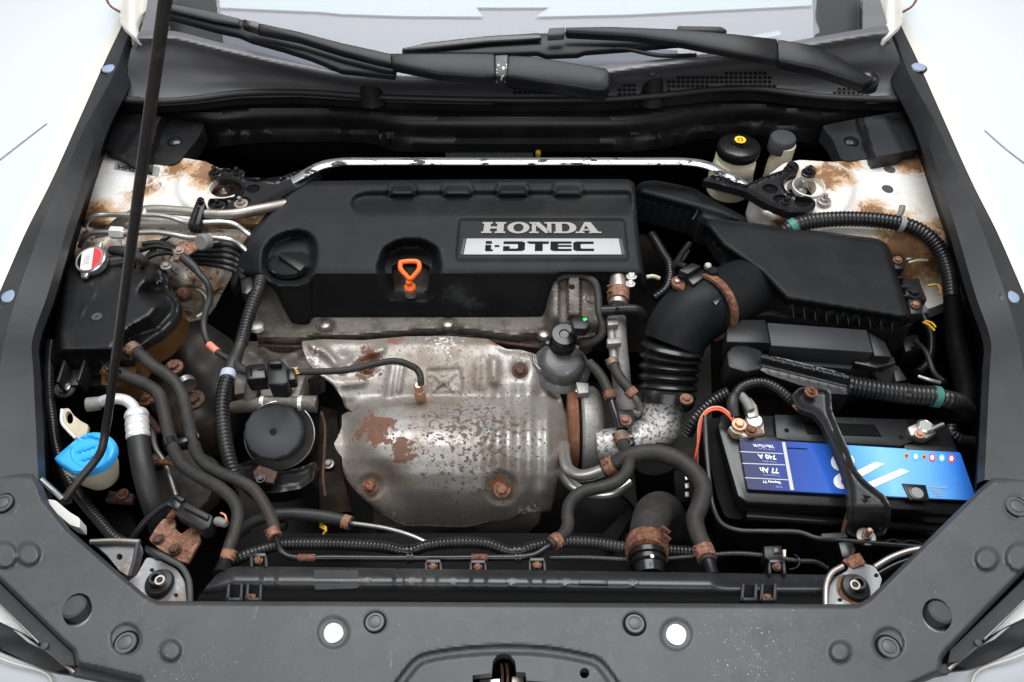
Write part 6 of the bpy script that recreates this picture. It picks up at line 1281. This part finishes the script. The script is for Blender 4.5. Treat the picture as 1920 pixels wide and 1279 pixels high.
tube("wire", [(1308, 876, -.13), (1308, 850, -.115), (1309, 822, -.10), (1310, 800, -.09), (1316, 780, -.08), (1330, 766, -.072), (1350, 764, -.072), (1366, 774, -.076), (1380, 790, -.082)], 2.3, WPNK, t, sides=8)

# ================================================================== front row: radiator and its wiring
rd = thing("radiator_tank", "black plastic radiator top tank along the front cover", "radiator", (960, 1110, -.2))
RO = rnd([(368, 1145), (372, 1118), (412, 1070), (440, 1062), (560, 1063), (1180, 1072), (1330, 1074), (1560, 1078), (1576, 1090), (1576, 1150)], 5, 2)
def rad_h(x, y):
    c = interp([(368, 1086), (900, 1090), (1580, 1098)])(x); v = (y-c)/34; h = -.052-.022*v*v
    h = h-.018*ss(440, 385, x)*ss(1120, 1070, y-0)+.0*x
    h = h-.012*ss(1330, 1370, x)*ss(1106, 1086, y)
    for x0, x1 in ((492, 520), (740, 760), (796, 820), (884, 912), (994, 1020)): h = h+.0016*ss(3, 1, np.abs(x-x0))*ss(1110, 1085, y)+.0016*ss(3, 1, np.abs(x-x1))*ss(1110, 1085, y)
    for cx in (690, 772, 850, 960, 1060, 1185): h = h+.0008*ss(2, .6, np.abs(np.hypot(x-cx, y-1090)-9))
    return h
sheet("tank", RO, rad_h, RADT, rd, step=4, skirt=.06)
sheet("flat_plate", rnd([(588, 1068), (672, 1069), (673, 1103), (590, 1106)], 5, 2), lambda x, y: -.050-.00012*(y-1068), PLT, rd, step=6, skirt=.012)
prism("maker_pad", [(1086, 1086), (1140, 1087), (1140, 1097), (1086, 1096)], -.049, .003, PLG, rd, bevel=.0008)
for x0 in (426, 1392):
    for i in range(2):
        X = x0+i*36
        for q in ([(X, 1094), (X+5, 1094), (X+3, 1126), (X-3, 1126)], [(X+24, 1094), (X+29, 1094), (X+28, 1126), (X+22, 1126)], [(X-3, 1120), (X+26, 1120), (X+26, 1126), (X-3, 1126)]): prism("clip_frame", q, -.046, .014, PLT, rd, bevel=.0008)
        prism("clip_dark", [(X+5, 1097), (X+23, 1097), (X+22, 1120), (X+4, 1120)], -.053, .004, PLD, rd, bevel=.0005)
    put("rusty_clip", obox_vf(P(x0+44, 1119, -.048), (.006, 0, 0), (0, .003, 0), (0, 0, .002)), RUST, rd)
for x, y in ((484, 1050), (812, 1062), (896, 1063), (1007, 1059), (1457, 1062)):
    prism("tank_tab", [(x-16, y-9), (x-11, y-9), (x-10, y+14), (x-16, y+14)], -.060, .03, PL, rd, bevel=.001); prism("tank_tab", [(x+11, y-9), (x+16, y-9), (x+18, y+14), (x+12, y+14)], -.060, .03, PL, rd, bevel=.001)
    prism("tab_back", [(x-14, y-14), (x+14, y-14), (x+14, y-6), (x-14, y-6)], -.066, .02, PLG, rd, bevel=.001)
    put("rusty_screw", bolt_vf((x, y, -.070), 7, washer=1.3, axis=(0, -.4, 1)), RUSTC, rd, angle=25)
tube("hose_spigot", [(424, 1046, -.074), (420, 1062, -.072), (416, 1078, -.07)], [12, 14, 18], PL, rd, sides=18); tube("hose_spigot", [(1327, 1048, -.073), (1332, 1064, -.07), (1336, 1080, -.068)], [13, 12, 13], PLG, rd, sides=18)
sheet("fan_shroud", [(440, 1000), (1540, 1000), (1560, 1080), (420, 1080)], lambda x, y: -.21+.006*np.sin(x*.02), PLD, rd, step=24, skirt=.15)
t = thing("front_harness", "long black corrugated harness running along the radiator with cable ties", "harness", (900, 1030, -.12), "corrugated conduits")
tube("conduit", [(432, 1056, -.098), (455, 1044, -.092), (490, 1032, -.09), (530, 1022, -.09), (590, 1020, -.09), (660, 1022, -.09), (720, 1026, -.09), (764, 1034, -.089), (800, 1024, -.088), (850, 1018, -.088), (910, 1020, -.088), (966, 1036, -.088), (1000, 1026, -.09), (1050, 1017, -.092), (1110, 1018, -.092), (1180, 1028, -.092), (1280, 1034, -.094), (1330, 1038, -.096)], 11, CON, t, ridge=7, sides=18)
for x in (762, 770, 963, 971): band("cable_tie", (x, 1034.5, -.088), (x+4, 1034.5, -.088), 11.5, PLG, t, 1.12)
tube("thin_branch", [(1030, 1046, -.092), (1100, 1046, -.092), (1200, 1050, -.092), (1300, 1044, -.092), (1380, 1038, -.090), (1436, 1042, -.088)], 5, CON, t, ridge=5, sides=12)
tube("thin_branch", [(1468, 1048, -.088), (1500, 1052, -.090), (1530, 1054, -.094), (1552, 1066, -.10)], 5, CON, t, ridge=5, sides=12)
tube("tie_loop", [(1490, 1040, -.085), (1500, 1050, -.08), (1494, 1064, -.085), (1480, 1068, -.09)], 2, PLG, t, sides=8)
t = thing("fan_plug", "black square connector clipped to the radiator at the right", "connector", (1450, 1040, -.1))
prism("body", [(1432, 1023), (1466, 1022), (1470, 1046), (1448, 1054), (1434, 1046)], -.074, .026, PL, t, bevel=.002); prism("tongue", [(1450, 1026), (1464, 1025), (1466, 1036), (1452, 1038)], -.072, .004, PLG, t, bevel=.0008)
prism("clear_end", [(1468, 1030), (1474, 1030), (1474, 1044), (1469, 1044)], -.08, .012, CRM, t, bevel=.0008)
t = thing("lower_hose", "black hose curving behind the front conduit and ending in a bright thin pipe", "hose", (560, 970, -.16))
tube("hose", [(448, 1000, -.14), (464, 984, -.132), (495, 970, -.128), (540, 964, -.126), (600, 968, -.125), (640, 975, -.124), (660, 981, -.123)], 11.5, RUBD, t, sides=18)
clamp((645, 977, -.124), (658, 981, -.123), 11.5, RUSTC, t)
tube("bright_pipe", [(658, 981, -.123), (690, 985, -.118), (730, 992, -.112), (770, 1004, -.106), (806, 1020, -.102)], 4, STL, t, sides=10)
lathe("yellow_plug", (528, 985, -.14), [(10, -5), (10, 8), (7, 10)], PL, t, axis=(1, -.2, .3), sides=16)
for k in range(3): tube("loose_wire", [(600, 980+k*4, -.135), (612, 990+k*3, -.13), (606, 1002, -.135)], 1.8, WYEL, t, sides=6)
# ---- radiator mounts
for m in (0, 1):
    if not m:
        ol = [(275, 1045), (292, 1048), (310, 1056), (332, 1068), (346, 1090), (351, 1140), (280, 1140), (240, 1090), (256, 1080)]; bx, by = 300, 1094; rim = [(300, 1040), (318, 1050), (340, 1063), (354, 1088), (357, 1140)]
    else:
        ol = [(1552, 1145), (1556, 1098), (1568, 1080), (1590, 1070), (1594, 1056), (1606, 1046), (1618, 1056), (1640, 1062), (1654, 1086), (1646, 1110), (1600, 1150)]; bx, by = 1603, 1103; rim = [(1548, 1145), (1550, 1094), (1560, 1074), (1580, 1062)]
    t = thing("radiator_mount", f"rust-flecked steel radiator mount with a rubber bush at the {'right' if m else 'left'} front corner", "mount", (bx, by, -.08), "radiator mounts")
    sheet("bracket", rnd(ol, 5, 2), lambda x, y: -.048+.002*np.sin(x*.08), BRK, t, step=4, skirt=.008, holes=[ell(bx-15 if not m else bx-28, by-25 if not m else by+22, 4.5, 3.8, 12), ell(bx+30 if not m else bx+40, by+22 if not m else by-24, 4.5, 4, 12)])
    tube("rim", [(x, y, -.040) for x, y in rim], 5.5, GRYD if not m else STD, t, sides=12)
    lathe("rubber_bush", (bx, by, -.046), [(26, -3), (27, 3), (24, 9), (15, 12), (14, 24), (12, 26), (8, 26), (8, 10)], RUBD, t, sides=36)
    lathe("steel_sleeve", (bx, by-6, -.030), [(9.5, -6), (9.5, 2), (6, 2), (6, -6)], STD, t, sides=24)
    if m: lathe("rust_ring", (bx-3, by+3, -.047), [(30, -2), (31, 1), (28, 2)], RUST, t, sides=30)
t = thing("front_stay", "galvanised front corner plate beside the left slope of the front cover", "bracket", (215, 1040, -.08))
sheet("plate", [(168, 1012), (256, 1012), (258, 1022), (244, 1082), (224, 1070), (200, 1040)], lambda x, y: -.056, BRK, t, step=6, skirt=.02, holes=[ell(224, 1044, 6, 6, 14)])
tube("folded_edge", [(170, 1016, -.050), (215, 1014, -.050), (262, 1016, -.050)], 5, STD, t, sides=10); tube("folded_edge", [(258, 1018, -.050), (252, 1050, -.052), (244, 1080, -.056)], 4, GRYD, t, sides=10)
prism("black_pad", [(270, 1020), (300, 1030), (306, 1048), (292, 1048), (270, 1034)], -.045, .012, PL, t, bevel=.003)
t = thing("headlamp_tab", "pale plastic tab beside the foot of the prop rod", "tab", (125, 965, -.08))
sheet("tab", rnd([(86, 936), (104, 938), (130, 960), (150, 972), (150, 990), (132, 984), (108, 964)], 4, 2), lambda x, y: -.03-.0002*(y-940), WPL, t, step=5, skirt=.02)
tube("steel_edge", [(76, 898, -.02), (94, 914, -.03), (116, 934, -.045)], 5, STL, t, sides=10)
t = thing("cross_stay", "grey steel stay sloping from the right radiator mount under the front cover", "stay", (1690, 1040, -.08))
tube("stay", [(1640, 1064, -.055), (1670, 1046, -.05), (1710, 1032, -.045), (1760, 1026, -.04)], 6, STD, t, sides=12); tube("stay", [(1642, 1078, -.06), (1680, 1058, -.055), (1730, 1040, -.05)], 5, PLG, t, sides=12)
prism("rusty_tongue", [(1580, 1050), (1596, 1040), (1612, 1036), (1624, 1056), (1600, 1066)], -.044, .006, RUST, t, bevel=.001)
